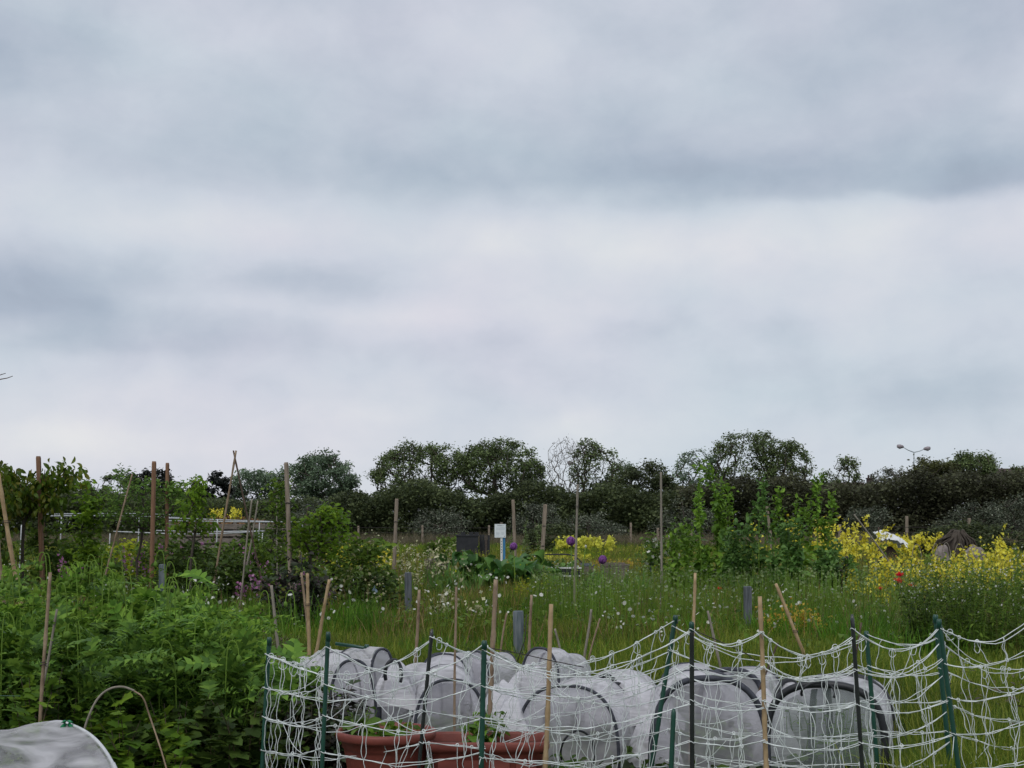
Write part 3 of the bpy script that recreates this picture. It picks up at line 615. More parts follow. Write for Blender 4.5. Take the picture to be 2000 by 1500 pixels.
grass('tall_grass', 'tufts of taller lush grass in the middle ground', 60000, 12.5, 32, lambda D: .38 + 0 * D, lambda D: .0065 + .00025 * D, g_sedge, 202, per=40, spread=.10,
      keep=lambda x, y, r: keepnear(x, y, r) & offbeds(x, y, r) & (sn(np.c_[x, y], 77, .9) > .12))
grass('meadow_grass', 'rough meadow grass between the plots', 130000, 19, 62, lambda D: .36 + .001 * D, lambda D: .006 + .0004 * D, g_mid, 203, zmod=.45, keep=offbeds)
grass('dead_stalks', 'thin straw coloured dead stalks standing in the meadow', 5200, 12.6, 45, lambda D: .52 + 0 * D, lambda D: .003 + .00022 * D, mat_straw, 206, per=7, spread=.09, keep=offbeds)
grass('brown_seed_grass', 'patches of reddish seeding grass in the meadow', 26000, 14, 50, lambda D: .42 + 0 * D, lambda D: .004 + .0003 * D, g_far, 207, per=30, spread=.22, keep=lambda x, y, r: offbeds(x, y, r) & (sn(np.c_[x, y], 88, .7) > .25))
grass('far_grass', 'green grass strip before the brown meadow', 60000, 45, 82, lambda D: .42 + 0 * D, lambda D: .006 + .0004 * D, g_farg, 204)
grass('brown_meadow', 'tall brownish meadow grass at the foot of the hedge', 80000, 74, 100, lambda D: .95 + 0 * D, lambda D: .03 + 0 * D, g_far, 205, zmod=.25, spread=.25)
def scatter_flowers(name, label, n, D0, D1, z0, z1, tpl, s, mat, seed, keep, stalk=True, cat='flowers', clump=1):
    r = np.random.default_rng(seed); x, y = cov(r, n, D0, D1); k = keep((x / y * F + 1000), y, x, r); x, y = x[k], y[k]
    if clump > 1:
        x = np.repeat(x, clump) + r.normal(size=len(x) * clump) * .06; y = np.repeat(y, clump) + r.normal(size=len(y) * clump) * .06
    n = len(x); z = r.uniform(z0, z1, n); p = np.c_[x, y, z]; b = MB(); b.inst(tpl, p, rdir(r, n, .2, 1), jup(r, n, 1), s * r.uniform(.6, 1.3, n))
    o = b.build(name, mat); tag(o, label, cat, kind='stuff')
    if stalk: q = MB(); q.limbs(p - [0, 0, 1] * z[:, None] + np.c_[r.normal(size=(n, 2)) * .04, np.zeros(n)], p, np.full(n, .003), np.full(n, .002), 3); q.build('stem', f_stem, o)
nz2 = lambda x, y, s, f, th: sn(np.c_[x, y], s, f) > th
scatter_flowers('daisies', 'small white daisies dotted through the grass', 1500, 13, 34, .30, .62, T_fl8, .045, mat_wflow, 301, lambda px, y, x, r: nz2(x, y, 41, 1.2, .1) & ((px < 1000) | (r.uniform(size=len(px)) < .35)), clump=2)
scatter_flowers('cream_weed_flowers', 'cream seed pods and flowers on tall weeds left of the middle', 900, 19, 30, .45, .98, T_long, .09, mat_cream, 302, lambda px, y, x, r: (px > 690) & (px < 880) & (r.uniform(size=len(px)) < .9), clump=2)
scatter_flowers('far_daisies', 'dense far patch of whitish flowers under the pipe frame', 1500, 30, 48, .45, .75, T_fl5, .05, mat_cream, 303, lambda px, y, x, r: (px > 180) & (px < 600), clump=2)
scatter_flowers('cow_parsley', 'hazy grey-green umbels of tall weeds before the bolted greens', 5200, 15.5, 26, .28, .72, T_fl5, .035, f_pale, 304, lambda px, y, x, r: (px > 1040) & nz2(x, y, 43, .8, -.5) & (px < 1800) & (offbeds(x, y, r) | (y < 22)), clump=3)
scatter_flowers('meadow_seedheads', 'pale yellowish seed heads in the rough meadow', 3500, 22, 62, .35, .62, T_elm, .05, f_lime, 305, lambda px, y, x, r: nz2(x, y, 47, .5, -.1), stalk=False)
scatter_flowers('white_clover', 'scattered white blooms among the weeds by the netting', 420, 12.8, 20, .22, .45, T_fl8, .035, mat_wflow, 306, lambda px, y, x, r: px > 1180, clump=2)
# low broad weeds
def weeds(name, label, n, D0, D1, h, tpl, s, mat, seed, keep):
    r = np.random.default_rng(seed); x, y = cov(r, n, D0, D1); k = keep((x / y * F + 1000), y, x, r); x, y = x[k], y[k]; n = len(x)
    z = h * r.uniform(0, 1, n) * (1 + .5 * sn(np.c_[x, y], seed, 1.5)); z = np.maximum(z, .01); b = MB(); b.inst(tpl, np.c_[x, y, z], rdir(r, n, -.1, .9), jup(r, n, .4), s * r.uniform(.5, 1.3, n))
    o = b.build(name, mat); tag(o, label, 'weeds', kind='stuff')
weeds('broad_weeds', 'low broad-leaved weeds mixed into the grass', 15000, 12.6, 34, .26, T_elm, .10, f_shrub, 311, lambda px, y, x, r: nz2(x, y, 51, 1.0, .0))
weeds('bed_weeds', 'low weeds on the ground around pots and tunnels', 6000, 5.6, 10.4, .07, T_elm, .07, f_dark, 312, lambda px, y, x, r: (px > 470) & (px < 1790))
weeds('sorrel_patch', 'reddish brown dock and dead stems at the right edge', 2600, 7.5, 11, .40, T_long, .07, f_stembrown, 313, lambda px, y, x, r: (px > 1850) & nz2(x, y, 57, 1.2, -.3))
weeds('weed_carpet', 'mixed green weeds among the middle plots', 26000, 20, 40, .48, T_elm, .12, f_shrub, 314, lambda px, y, x, r: nz2(x, y, 59, .8, -.05) & ((px < 880) | (px > 1230)))

# ================================================================== LEFT MIDDLE GROUND: fruit trees, posts, pipe frame
r_ = np.random.default_rng(5)
def bz(px, D): return G(px, D)
woody('cherry_tree', 'young cherry tree with big drooping leaves in three clumps at left', 'fruit tree', bz(46, 21),
      [((X(45, 21), 21, Z(960, 21)), (.38, .34, .36), 42), ((X(100, 21), 21, Z(930, 21)), (.13, .2, .18), 12), ((X(133, 21), 21, Z(925, 21)), (.11, .18, .17), 10), ((X(15, 21), 21, Z(925, 21)), (.22, .3, .12), 14), ((X(85, 21), 21, Z(980, 21)), (.25, .3, .22), 20)],
      1.35, f_cherry, mat_bark, 1250, .135, T_cherry, .006, .18, .085, .4, .1, 401, 'fruit trees on the plots', zl=(-1, -.1), leafup=.5)
woody('cherry_tree', 'edge of a dark leaved tree cut off by the left side', 'fruit tree', bz(-60, 20), [((X(-40, 20), 20, 1.75), (.5, .5, .45), 40), ((X(-20, 20), 20, 1.2), (.3, .4, .5), 24)], .9, f_cherry, mat_bark, 1500, .13, T_cherry, .006, .18, .1, .4, .1, 402, 'fruit trees on the plots', zl=(-1, .1))
woody('apple_tree', 'small open apple tree behind the leaning thin cane', 'fruit tree', bz(266, 21),
      [((X(270, 21), 21, Z(985, 21)), (.72, .55, .40), 110), ((X(240, 21), 21, Z(925, 21)), (.06, .08, .14), 8), ((X(340, 21), 21, Z(960, 21)), (.2, .2, .16), 16)], .75, f_apple, mat_bark, 2300, .065, T_elm, .004, .14, .075, .3, .2, 403, 'fruit trees on the plots')
woody('pear_tree', 'slim upright pear tree with bright leaves left of the crossed canes', 'fruit tree', bz(381, 18),
      [((X(380, 18), 18, Z(960, 18)), (.13, .13, .19), 22), ((X(378, 18), 18, Z(1000, 18)), (.22, .18, .20), 22), ((X(352, 18), 18, Z(1030, 18)), (.08, .08, .12), 10), ((X(398, 18), 18, Z(1030, 18)), (.12, .1, .2), 10)], 1.2, f_pear, mat_bark, 620, .085, T_cherry, .005, .12, .055, .3, .1, 404, 'fruit trees on the plots', zl=(-1, .3))
woody('fig_bush', 'bright leafy bush leaning right from the foot of the tall pale post', 'bush', bz(600, 17),
      [((X(640, 17), 17, Z(1010, 17)), (.18, .2, .14), 24), ((X(615, 17), 17, Z(1050, 17)), (.34, .3, .22), 36), ((X(650, 17), 17, Z(1035, 17)), (.2, .2, .15), 14)], .4, f_pear, mat_bark, 1000, .085, T_elm, .006, .14, .08, .4, .2, 405, 'shrubs on the plots', zl=(-.6, .5))
woody('climbing_shrub', 'narrow climbing shrub just left of the tall pale post', 'bush', bz(548, 18), [((X(546, 18), 18, Z(985, 18)), (.12, .12, .38), 30), ((X(550, 18), 18, Z(1060, 18)), (.3, .2, .3), 26)], .8, f_shrub, mat_bark, 900, .07, T_elm, .004, .14, .07, .4, .2, 406, 'shrubs on the plots')
SH = [(95, 22, .6, .55, 1.15, f_shrub, 'leafy green bush under the cherry tree'), (165, 22, .7, .6, 1.0, f_apple, 'bush of arching green shoots behind the poppies'), (175, 21, .12, .15, 1.9, f_pear, 'thin bright green shoot standing tall behind the poppies'),
      (360, 19, .45, .4, .95, f_dark, 'dark bush at the foot of the slim pear tree'), (420, 20, .5, .45, .85, f_dark, 'very dark low bush right of the slim pear tree'), (320, 23, .5, .5, 1.1, f_shrub, 'green bush behind the two brown posts'),
      (575, 16.5, .34, .4, .80, f_purpled, 'blackish bush at the foot of the tall pale post'), (500, 22, .5, .4, .95, f_shrub, 'green bush behind the pink flowers'), (700, 20, .5, .4, .95, f_shrub, 'green shrub below the yellow flowered bush'),
      (735, 19, .35, .3, .6, f_dark, 'dark low bush among cream weeds'), (640, 20, .5, .4, .6, f_shrub, 'low green bush left of the cream weeds'), (458, 24, .7, .5, .95, f_shrub, 'bushy green growth below the pipe frame'), (250, 24, .6, .5, .9, f_lime, 'yellowish green bush by the pink spires'),
      (560, 32, 1.3, .8, 1.45, f_hedge, 'dark green bush at the right end of the pipe frame'), (875, 48, .9, .8, .8, f_shrub, 'pale green bush left of the black boxes'), (1085, 55, 1.2, 1, 1.3, f_hedge, 'grey-green shrub behind the yellow flower bank'), (1905, 44, 2.2, 1, 1.3, f_hedge, 'green bush behind the stump')]
for i, (px, D, w_, dw, h_, mt, lb) in enumerate(SH):
    nn = int(26 + 60 * w_); woody('shrub', lb, 'bush', bz(px, D), [((X(px, D), D, h_ * .55), (w_, dw, h_ * .5), nn)], h_ * .3, mt, mat_bark, int(500 + 1900 * w_ * h_), .075 + .0012 * D, T_elm, .004, .2, .09, .5, .25, 420 + i, 'shrubs on the plots', nst=3, spread=w_ * .3)

def post(name, label, top, bot, D, wpx, mat, group, ground_=True, dy=0, nails=0, rnd=False, cat='post'):
    w_ = wpx * D / F; a = P(bot[0], bot[1], D); b = P(top[0], top[1], D) + [0, dy, 0]
    if ground_: k = (a[2] + .05) / max(b[2] - a[2], .1); a = a - (b - a) * k
    t = thing(name, label, cat, (a[0], a[1], 0), group); m = MB()
    if rnd: pts = [a + (b - a) * f for f in (0, .3, .6, .985, 1)]; m.tube(pts, [w_ / 2, w_ / 2 * 1.02, w_ / 2 * .98, w_ / 2, w_ / 2 * .85], 14)
    else: m.beam(a, b, w_, w_)
    m.build('shaft', mat, t, rnd)
    for k in range(nails):
        f = .98 - .22 * (k + 1); c = a + (b - a) * f; q = MB(); ring = [(c[0] + math.cos(an) * w_ * .62, c[1] + math.sin(an) * w_ * .62, c[2] + .004 * math.sin(3 * an)) for an in np.linspace(0, 6.283, 13)]
        q.tube(ring, .004 + w_ * .03, 5, False); q.build('tie', mat_dcord, t)
    return t
GP = 'tall wooden tree posts'
post('wooden_post', 'brown post standing inside the cherry tree at left', (75, 891), (82, 1110), 21, 7.5, mat_postbrown, GP)
post('wooden_post', 'tall brown topped post, left of a close pair', (301, 901), (296, 1130), 20, 9, mat_postbrown, GP, rnd=True)
post('wooden_post', 'thinner right post of the close pair by the slim pear tree', (327, 904), (325, 1120), 21, 7.5, mat_postbrown, GP, rnd=True)
post('wooden_post', 'tall pale grey post with a dark bush at its foot', (559, 903), (568, 1140), 17, 9, mat_post, GP, nails=1, rnd=True)
post('wooden_post', 'pale tree post among cream weeds left of the sign', (775, 974), (770, 1098), 26, 7, mat_post, GP, nails=2, rnd=True)
post('wooden_post', 'thin flat post right behind the left purple flower ball', (1002, 976), (1008, 1135), 27, 6, mat_post, GP)
post('wooden_post', 'pale leaning post right of the rhubarb', (1065, 985), (1057, 1115), 26, 7.5, mat_post, GP, nails=2)
post('wooden_post', 'short brown post behind the bolted green spikes', (1498, 989), (1504, 1040), 30, 5, mat_post, GP)
GQ = 'short grey posts in the grass'
post('grey_post', 'short square dark grey post left of the middle grass', (797, 1118), (798, 1212), 18.5, 13, mat_postgrey, GQ)
post('grey_post', 'short thick round grey-blue post behind the tunnels', (1012, 1193), (1014, 1295), 12.7, 21, mat_postblue, GQ, rnd=True)
post('grey_post', 'short square grey post in front of the bolted greens', (1460, 1145), (1461, 1250), 15.4, 14, mat_postgrey, GQ)
post('grey_post', 'short bluish post behind the poppies below the pair of tall posts', (317, 1102), (317, 1150), 16, 11, mat_postblue, GQ)
post('grey_post', 'short grey post at the foot of the white blossomed sapling', (1273, 1098), (1272, 1130), 24, 6, mat_postblue, GQ)
post('rail_post', 'thin brown post under the cherry tree holding a rail', (83, 1020), (84, 1110), 22, 6, mat_postbrown, 'low rail under the cherry tree')
m = MB(); m.box((P(55, 1056, 22.1) + P(83, 1056, 22.1)) / 2, (.46, .03, .045)); tag(m.build('wooden_rail', mat_post, None, False), 'short pale rail nailed across under the cherry tree', 'rail')

def cane(label, top, bot, D, wpx, mat=None, D2=None, group='bamboo canes', toground=True, bend=0., name='bamboo_cane', cat='cane', nodes=True, tie=None):
    D2 = D2 or D; a = P(bot[0], bot[1], D2); b = P(top[0], top[1], D); d = b - a
    if toground and a[2] > -.05 and d[2] > .05: a = a - d * min((a[2] + .05) / d[2], 6)
    if a[2] < -.1: a = a + (b - a) * ((-.05 - a[2]) / (b[2] - a[2]))
    n = 25; f = np.linspace(0, 1, n)[:, None]; wob = sn(np.c_[f * 3, f * 0 + top[0]], 5, 2.) * .004
    pts = a + (b - a) * f + np.array([1., 0, 0]) * (bend * np.sin(f * math.pi)) + np.c_[wob, wob * .5, wob * 0]
    r = wpx * D / F / 2 * np.linspace(1.12, .92, n)
    if nodes: r = r * np.where(np.arange(n) % 5 == 2, 1.22, 1)
    m = MB(); m.tube(pts, r, 8); o = m.build(name, mat or mat_bamboo); tag(o, label, cat, group)
    if tie:
        c = pts[int(tie * (n - 1))]; q = MB(); q.tube([c + [math.cos(an) * r.max() * 1.3, math.sin(an) * r.max() * 1.3, .006 * an / 3] for an in np.linspace(0, 12.5, 25)], .0022, 5); q.build('tie', mat_dcord, o)
    return o
cane('thick cane leaning in from the top left corner of the bushes', (-4, 925), (42, 1165), 9.5, 8.5, bend=-.015, tie=.8)
cane('brown cane standing at the very left edge', (-6, 1030), (8, 1180), 9.3, 7, mat_bambood)
cane('thin yellowish cane slanting in front of the apple tree', (258, 926), (214, 1092), 15, 3.4, mat_bambood)
cane('upright cane at left tied to a shorter one with black wire', (98, 1118), (76, 1440), 6.6, 7, mat_bambood, tie=.62)
cane('short cane crossing behind the upright one at left', (113, 1190), (76, 1375), 6.7, 5, mat_bamboogrey)
cane('left leaning cane of the crossed pair against the sky', (461, 880), (427, 1085), 19, 4, mat_bambood, 'crossed canes' and None)
cane('right leaning cane of the crossed pair against the sky', (456, 880), (506, 1115), 19.2, 3.4, mat_twig)
cane('pale cane right of the crossed pair, leaning left', (492, 975), (473, 1140), 18, 3.6, mat_bamboogrey)
cane('second pale cane right of the crossed pair', (504, 978), (486, 1085), 20, 3.2, mat_bamboogrey)
cane('thin pale cane by the climbing shrub', (541, 962), (541, 1070), 20, 2.4, mat_bamboogrey, nodes=False)
cane('old grey stick with split top left of the tied canes', (530, 1143), (546, 1285), 11.5, 6, mat_bamboogrey, nodes=False)
cane('thinner left cane of the tied pair behind the left tunnel', (590, 1118), (606, 1290), 11.6, 5, mat_bambood)
cane('bright right cane of the tied pair behind the left tunnel', (600, 1120), (605, 1340), 11.3, 6.5, tie=.72)
cane('cane slanting right of the tied pair', (643, 1132), (608, 1330), 11.5, 6.5)
cane('plain thin cane left of the dark metal stake', (820, 1152), (810, 1330), 11, 6, mat_bambood)
cane('thin brown cane in front of the wide middle tunnel', (890, 1146), (888, 1440), 7.3, 4.6, mat_bambood)
cane('thick brown cane with rough top behind the green stake', (969, 1132), (952, 1480), 6.9, 9, mat_bambood)
cane('thin cane right of the round grey post', (1038, 1162), (1028, 1380), 10.5, 5.5, mat_bambood)
cane('thick pale cane with green ties right of the round grey post', (1077, 1180), (1065, 1500), 6.05, 9)
cane('short thin cane left of the round grey post', (990, 1197), (974, 1290), 12.3, 4, mat_bambood, nodes=False)
cane('short pale stick leaning left behind the far tunnels', (1084, 1228), (1098, 1285), 11.6, 4.5, mat_bamboogrey, nodes=False)
cane('dark weathered stick behind the far tunnels', (1155, 1190), (1140, 1300), 11.4, 5, mat_bamboogrey, nodes=False)
cane('thin stick leaning right behind the far tunnels', (1171, 1208), (1146, 1300), 11.2, 3.6, mat_bambood, nodes=False)
cane('tall thin cane in the meadow left of the right flower balls', (1129, 946), (1121, 1212), 18.5, 4.6, mat_bamboogrey, tie=.86)
cane('very tall thin grey cane left of the bolted greens', (1291, 922), (1292, 1195), 19, 4.2, mat_bamboogrey)
cane('brown cane just behind the straight black stake', (1357, 1119), (1351, 1330), 7.4, 6)
cane('short pale stick leaning left behind the netting', (1382, 1193), (1412, 1320), 10.5, 5, mat_bamboogrey)
cane('thick cane carrying the net between two stakes', (1484, 1165), (1496, 1500), 5.7, 9, mat_bamboo)
cane('slanting pale cane in the grass right of the square grey post', (1515, 1140), (1588, 1320), 11.5, 6.5, tie=.5)
cane('short brown stick behind the net right of the thick cane', (1519, 1255), (1490, 1330), 8.4, 4, mat_twig, nodes=False)
cane('short brown stick beside the right pair of stakes', (1682, 1216), (1664, 1330), 8.3, 3.6, mat_twig, nodes=False)
cane('thin dark stake before the white heap', (1716, 1030), (1716, 1080), 30, 3, mat_twig, nodes=False)
cane('bent pale stick lying through the yellow flowers', (1668, 1005), (1722, 1085), 22, 3, mat_bamboogrey, nodes=False, bend=.05)
for k, (a, b, lb) in enumerate([((626, 989), (624, 1020), 'right of two thin black capped rods before the hedge'), ((602, 989), (597, 1020), 'left of two thin black capped rods before the hedge')]):
    o = cane(lb, a, b, 30, 2.4, mat_twig, group='black capped rods', nodes=False, name='garden_rod', cat='rod'); m = MB(); c = P(a[0], a[1], 30); m.tube([c, c + [0, 0, .03], c + [0, 0, .05]], [.035, .05, .02], 8); m.build('cap', mat_black, o)

# white pipe frame
t = thing('pipe_frame', 'low white plastic pipe frame for netting behind the fruit trees', 'frame', G(340, 26))
def pipe(a, b, r=.02, sagg=.0):
    a, b = np.asarray(a), np.asarray(b); f = np.linspace(0, 1, 7)[:, None]; m = MB(); m.tube(a + (b - a) * f - np.array([0, 0, sagg]) * np.sin(f * math.pi), r * .62, 8); m.build('pipe', mat_pipe, t)
pipe(P(85, 1008, 24), P(350, 1011, 30), .019, -.02); pipe(P(85, 1005, 26), P(350, 1006, 33), .019, -.03)
pipe(P(330, 1012, 27), P(592, 1021, 33), .021); pipe(P(330, 1017, 25), P(590, 1019.5, 32), .019, .01)
pipe(P(222, 1038, 30), P(345, 1043, 26), .019); pipe(P(300, 1036, 32), P(516, 1037, 30), .019, .02); pipe(P(345, 1043.5, 26), P(516, 1037, 30), .019, .02)
for (px, y, D) in [(120, 1008, 25), (42, 1025, 25), (425, 1014, 26), (591, 1021, 33), (215, 1042, 28), (513, 1037, 28), (272, 1010, 29), (507, 1019, 30)]:
    q = P(px, y, D); pipe(q, (q[0] - .06, D, 0), .018)
m = MB()
# timber compost bays behind the frame
t = thing('compost_bay', 'long grey slatted timber compost bay behind the white pipe frame', 'compost bin', G(440, 38))
for i in range(4):
    z = Z(1021, 38) - .11 - i * .20; m = MB()
    m.box(((X(330, 38) + X(560, 38)) / 2, 38, z), (X(560, 38) - X(330, 38), .025, .15)); m.build('board', mat_wood, t, False)
for px in (330, 395, 458, 515, 560):
    m = MB(); m.box((X(px, 38), 38.06, .72), (.09, .09, 1.42)); m.build('bay_post', mat_wood, t, False)
m = MB(); m.box((X(445, 38), 39.2, .70), (X(560, 38) - X(330, 38) - .02, .03, 1.30)); m.build('back_panel', mat_wooddark, t, False)
r = np.random.default_rng(9); n = 1600; th = r.uniform(0, 6.28, n); rr = r.uniform(0, 1, n) ** .5; m = MB()
px_ = X(452, 39) + rr * np.cos(th) * 1.6; py_ = 38.7 + rr * np.sin(th) * .4; m.inst(T_long, np.c_[px_, py_, 1.30 + .22 * (1 - rr) + r.uniform(0, .05, n)], rdir(r, n, -.2, .4), jup(r, n, 1), .2)
tag(m.build('straw_heap', mat_straw), 'brown heap of dead stalks lying in the timber bay', 'heap')
herb('yellow_flowers', 'small yellow flower bush on top of the brown heap', 'flowers', 435, 38.5, .45, .45, 24, T_elm, .06, 6, f_lime, fl=(T_fl4, .06, 14, mat_yel, .4, .05), seed=31, base=(X(438, 38.5), 38.5, 1.4), group='yellow flowering plants')

# sign on a post
t = thing('notice_sign', 'small white notice board on a post above the rhubarb', 'sign', G(981, 34)); D = 34
m = MB(); a, b = P(966, 1023.5, D), P(988, 1050, D); c = (a + b) / 2; m.box(c, (b[0] - a[0], .012, a[2] - b[2])); s = m.build('board', mat_sign, t, False)
def tx(x0, x1, y, h_, mt=mat_inkpale): m.box(((X(x0, D) + X(x1, D)) / 2, D - .0075, Z(y, D)), (X(x1, D) - X(x0, D), .003, h_ * D / F))
m = MB()
for (x0, x1) in ((971.5, 974), (974.3, 975.8), (976.1, 978), (978.4, 979), (979.5, 981), (982, 983)): tx(x0, x1, 1026.6, .9)
m.build('heading_text', mat_ink, s, False); m = MB(); rr_ = random.Random(4)
for y in (1030.5, 1032.3, 1034.1, 1039.5, 1041.4, 1043.2):
    x = 969.5
    while x < 985:
        l = rr_.uniform(.8, 2.4); 
        if not (y > 1038 and 974.5 < x < 977.5): tx(x, min(x + l, 985.5), y, .7)
        x += l + .6
m.build('body_text', mat_inkpale, s, False); m = MB(); tx(984, 986, 1047.5, .8); m.build('corner_text', mat_ink, s, False)
m = MB(); m.box((X(979.5, D), D + .03, .66), (.055, .04, 1.36)); m.build('white_post', mat_white, t, False)
m = MB(); m.box((X(979.5, D), D + .03, 1.365), (.065, .05, .05)); m.build('post_cap', mat_wood, t, False)
m = MB(); m.box((X(984.5, D), D + .03, .5), (.06, .02, 1.0)); m.build('blue_strip', mat_blue, t, False)
m = MB()
for k in range(5): m.box((X(979.5, D), D + .0085, .9 - k * .07), (.02, .003, .028))
m.build('post_digits', mat_ink, t, False)

# black bins, raised beds, boxes
D = 46; t = thing('black_bin', 'large black plastic planter box left of the white sign', 'bin', G(918, D)); a = X(892, D); b = X(934, D)
m = MB(); m.box(((a + b) / 2, D, Z(1047, D) / 2), (b - a, .6, Z(1047, D))); m.build('body', mat_black, t, False)
m = MB(); m.box(((a + b) / 2, D, Z(1047, D) + .02), (b - a + .06, .66, .05)); m.build('rim', mat_black, t, False)
for px in (905, 921, 931): m = MB(); m.box((X(px, D), D - .2, Z(1047, D) + .09), (.14, .06, .1)); m.build('lid_tab', mat_black, t, False)
t = thing('black_bin', 'second black box with upright slats touching the white sign post side', 'bin', G(946, D)); a = X(936, D); b = X(957, D)
for k in range(4): m = MB(); m.box((a + (b - a) * (k + .5) / 4, D + .1, Z(1044, D) / 2 + .01 * (k % 2)), ((b - a) / 4 - .012, .04, Z(1044, D) - .02 * k)); m.build('slat', mat_wooddark if k == 2 else mat_black, t, False)
m = MB(); m.box(((a + b) / 2, D + .4, .4), (b - a - .05, .5, .8)); m.build('body', mat_black, t, False)
def bed(label, x0, x1, yt, yb, D, top_mat, side_mat, dep=1.1, grp='raised beds', rail=.03, mid=False, soil=True):
    a, b = X(x0, D), X(x1, D); zt, zb = Z(yt, D), max(Z(yb, D), .0); t = thing('raised_bed', label, 'raised bed', G((x0 + x1) / 2, D), grp)
    for (cx, cy, sx, sy) in (((a + b) / 2, D, b - a, .03), ((a + b) / 2, D + dep, b - a, .03), (a + .015, D + dep / 2, .03, dep - .04), (b - .015, D + dep / 2, .03, dep - .04)):
        m = MB(); m.box((cx, cy, (zt - rail) / 2), (sx, sy, zt - rail)); m.build('side_board', side_mat, t, False)
    for (cx, cy, sx, sy) in (((a + b) / 2, D, b - a + .04, .05), ((a + b) / 2, D + dep, b - a + .04, .05)):
        m = MB(); m.box((cx, cy, zt - rail / 2 + .002), (sx, sy, rail)); m.build('top_rail', top_mat, t, False)
    if mid: m = MB(); m.box(((a + b) / 2, D - .02, zt * .62), (b - a, .02, .03)); m.build('middle_rail', top_mat, t, False)
    if soil: m = MB(); m.box(((a + b) / 2, D + dep / 2, zt - .1), (b - a - .07, dep - .07, .04)); m.build('soil', mat_soil, t, False)
    return t
bed('black raised bed with white top rail behind the flower balls', 1070, 1134, 1108, 1125, 27, mat_white, mat_black, mid=True)
bed('weathered timber raised bed right of the last flower ball', 1180, 1228, 1102, 1132, 26, mat_wood, mat_wood)
bed('small bluish edged bed between the black and the timber bed', 1139, 1160, 1103, 1128, 27.5, mat_postblue, mat_wood)
bed('old grey timber bed among weeds left of the rhubarb', 830, 872, 1093, 1122, 27, mat_wood, mat_wooddark)
herb('cabbage_plant', 'bluish cabbage leaves growing in the black bed', 'vegetable', 1095, 27.5, .30, .30, 10, T_big, .22, 7, f_beetblue, seed=41, base=(X(1095, 27.5), 27.6, .35), group='brassicas in raised beds')
herb('cabbage_plant', 'smaller bluish leaves at the right end of the black bed', 'vegetable', 1122, 27.5, .2, .25, 8, T_big, .18, 7, f_beetblue, seed=42, base=(X(1122, 27.5), 27.6, .35), group='brassicas in raised beds')
m = MB(); m.tube([P(1065, 1083, 30), P(1110, 1083, 30), P(1124, 1086, 30), P(1137, 1100, 30), P(1140, 1130, 30)], .018, 6); tag(m.build('black_hose', mat_black), 'black hoop of pipe over the black bed', 'hose')

# rhubarb, mullein spire, lime plants
for i, (px, w_, h_, lb) in enumerate([(925, .45, .82, 'left dark rhubarb plant with large leaves'), (985, .45, .86, 'middle rhubarb plant below the white sign'), (1035, .35, .66, 'right rhubarb plant by the leaning post')]):
    herb('rhubarb', lb, 'vegetable', px, 25, w_, h_, 24, T_big, .36, 3.6, f_rhub, seed=60 + i, t0=.55, t1=1.05, lean=.5, shrink=.25, sr=.012, lw=1.6, droop=(-.5, .3), group='rhubarb clump')
herb('bolted_spire', 'pale green bolted spires right of the white sign', 'vegetable', 1024, 32, .28, 1.55, 7, T_elm, .13, 60, f_pale, seed=64, t0=.25, lean=.1, shrink=.4)
herb('lime_plant', 'yellow-green leafy plant below the leaning post', 'plant', 1052, 22, .3, .62, 16, T_elm, .10, 26, f_lime, seed=65, lean=.1)
herb('lime_plant', 'small yellow-green plant left of the first one', 'plant', 1030, 21, .2, .55, 9, T_elm, .09, 22, f_lime, seed=66, lean=.1)
herb('leek_patch', 'drooping leek leaves in front of the timber bed', 'vegetable', 1150, 22, .9, .6, 12, T_strap, .5, 7, f_beetblue, seed=67, lean=.15, t0=.1, t1=.5, droop=(.3, 1.2), sr=.012, shrink=.2)
herb('leek_patch', 'grey-green leek leaves left of the rhubarb', 'vegetable', 885, 23, .4, .62, 16, T_strap, .45, 7, f_beetblue, seed=68, lean=.15, t0=.1, t1=.5, droop=(.3, 1.2), sr=.012, shrink=.2)

def allium(label, px, py, rpx, D):
    c = P(px, py, D); R_ = rpx * D / F * .88; t = thing('allium', label, 'flower', (c[0] + .03, c[1], 0), 'purple flower balls on stalks')
    m = MB(); m.tube([(c[0] + .03, c[1], 0), (c[0] + .02, c[1], c[2] * .5), c], [.010, .009, .007], 6); m.build('stem', f_stem, t)
    r = np.random.default_rng(int(px)); n = 420; d = nrm(r.normal(size=(n, 3))); m = MB(); m.limbs(np.repeat(c[None], n, 0), c + d * R_ * .85, np.full(n, .0012), np.full(n, .0012), 3)
    m.inst(T_fl5, c + d * R_ * r.uniform(.75, 1.0, (n, 1)), d, jup(r, n, 1), R_ * .38); m.build('flower_head', mat_purple, t)
allium('left purple flower ball in front of the thin post', 1003, 1067, 8.5, 21.5); allium('highest purple flower ball beside the tall thin cane', 1115, 1057, 10, 21)
allium('right purple flower ball above the timber bed', 1177, 1093, 9.5, 21)
t = thing('allium_bud', 'white tipped bud on a dark stalk between the flower balls', 'flower', G(1136, 21)); m = MB(); m.tube([G(1136, 21), P(1139, 1100, 21), P(1144, 1070, 21)], [.012, .01, .006], 6); m.build('stem', f_stem, t)
m = MB(); m.inst(T_bud, [P(1144, 1071, 21)], [[0, 0, 1]], [[1, 0, 0]], .045); m.build('bud', mat_wflow, t)

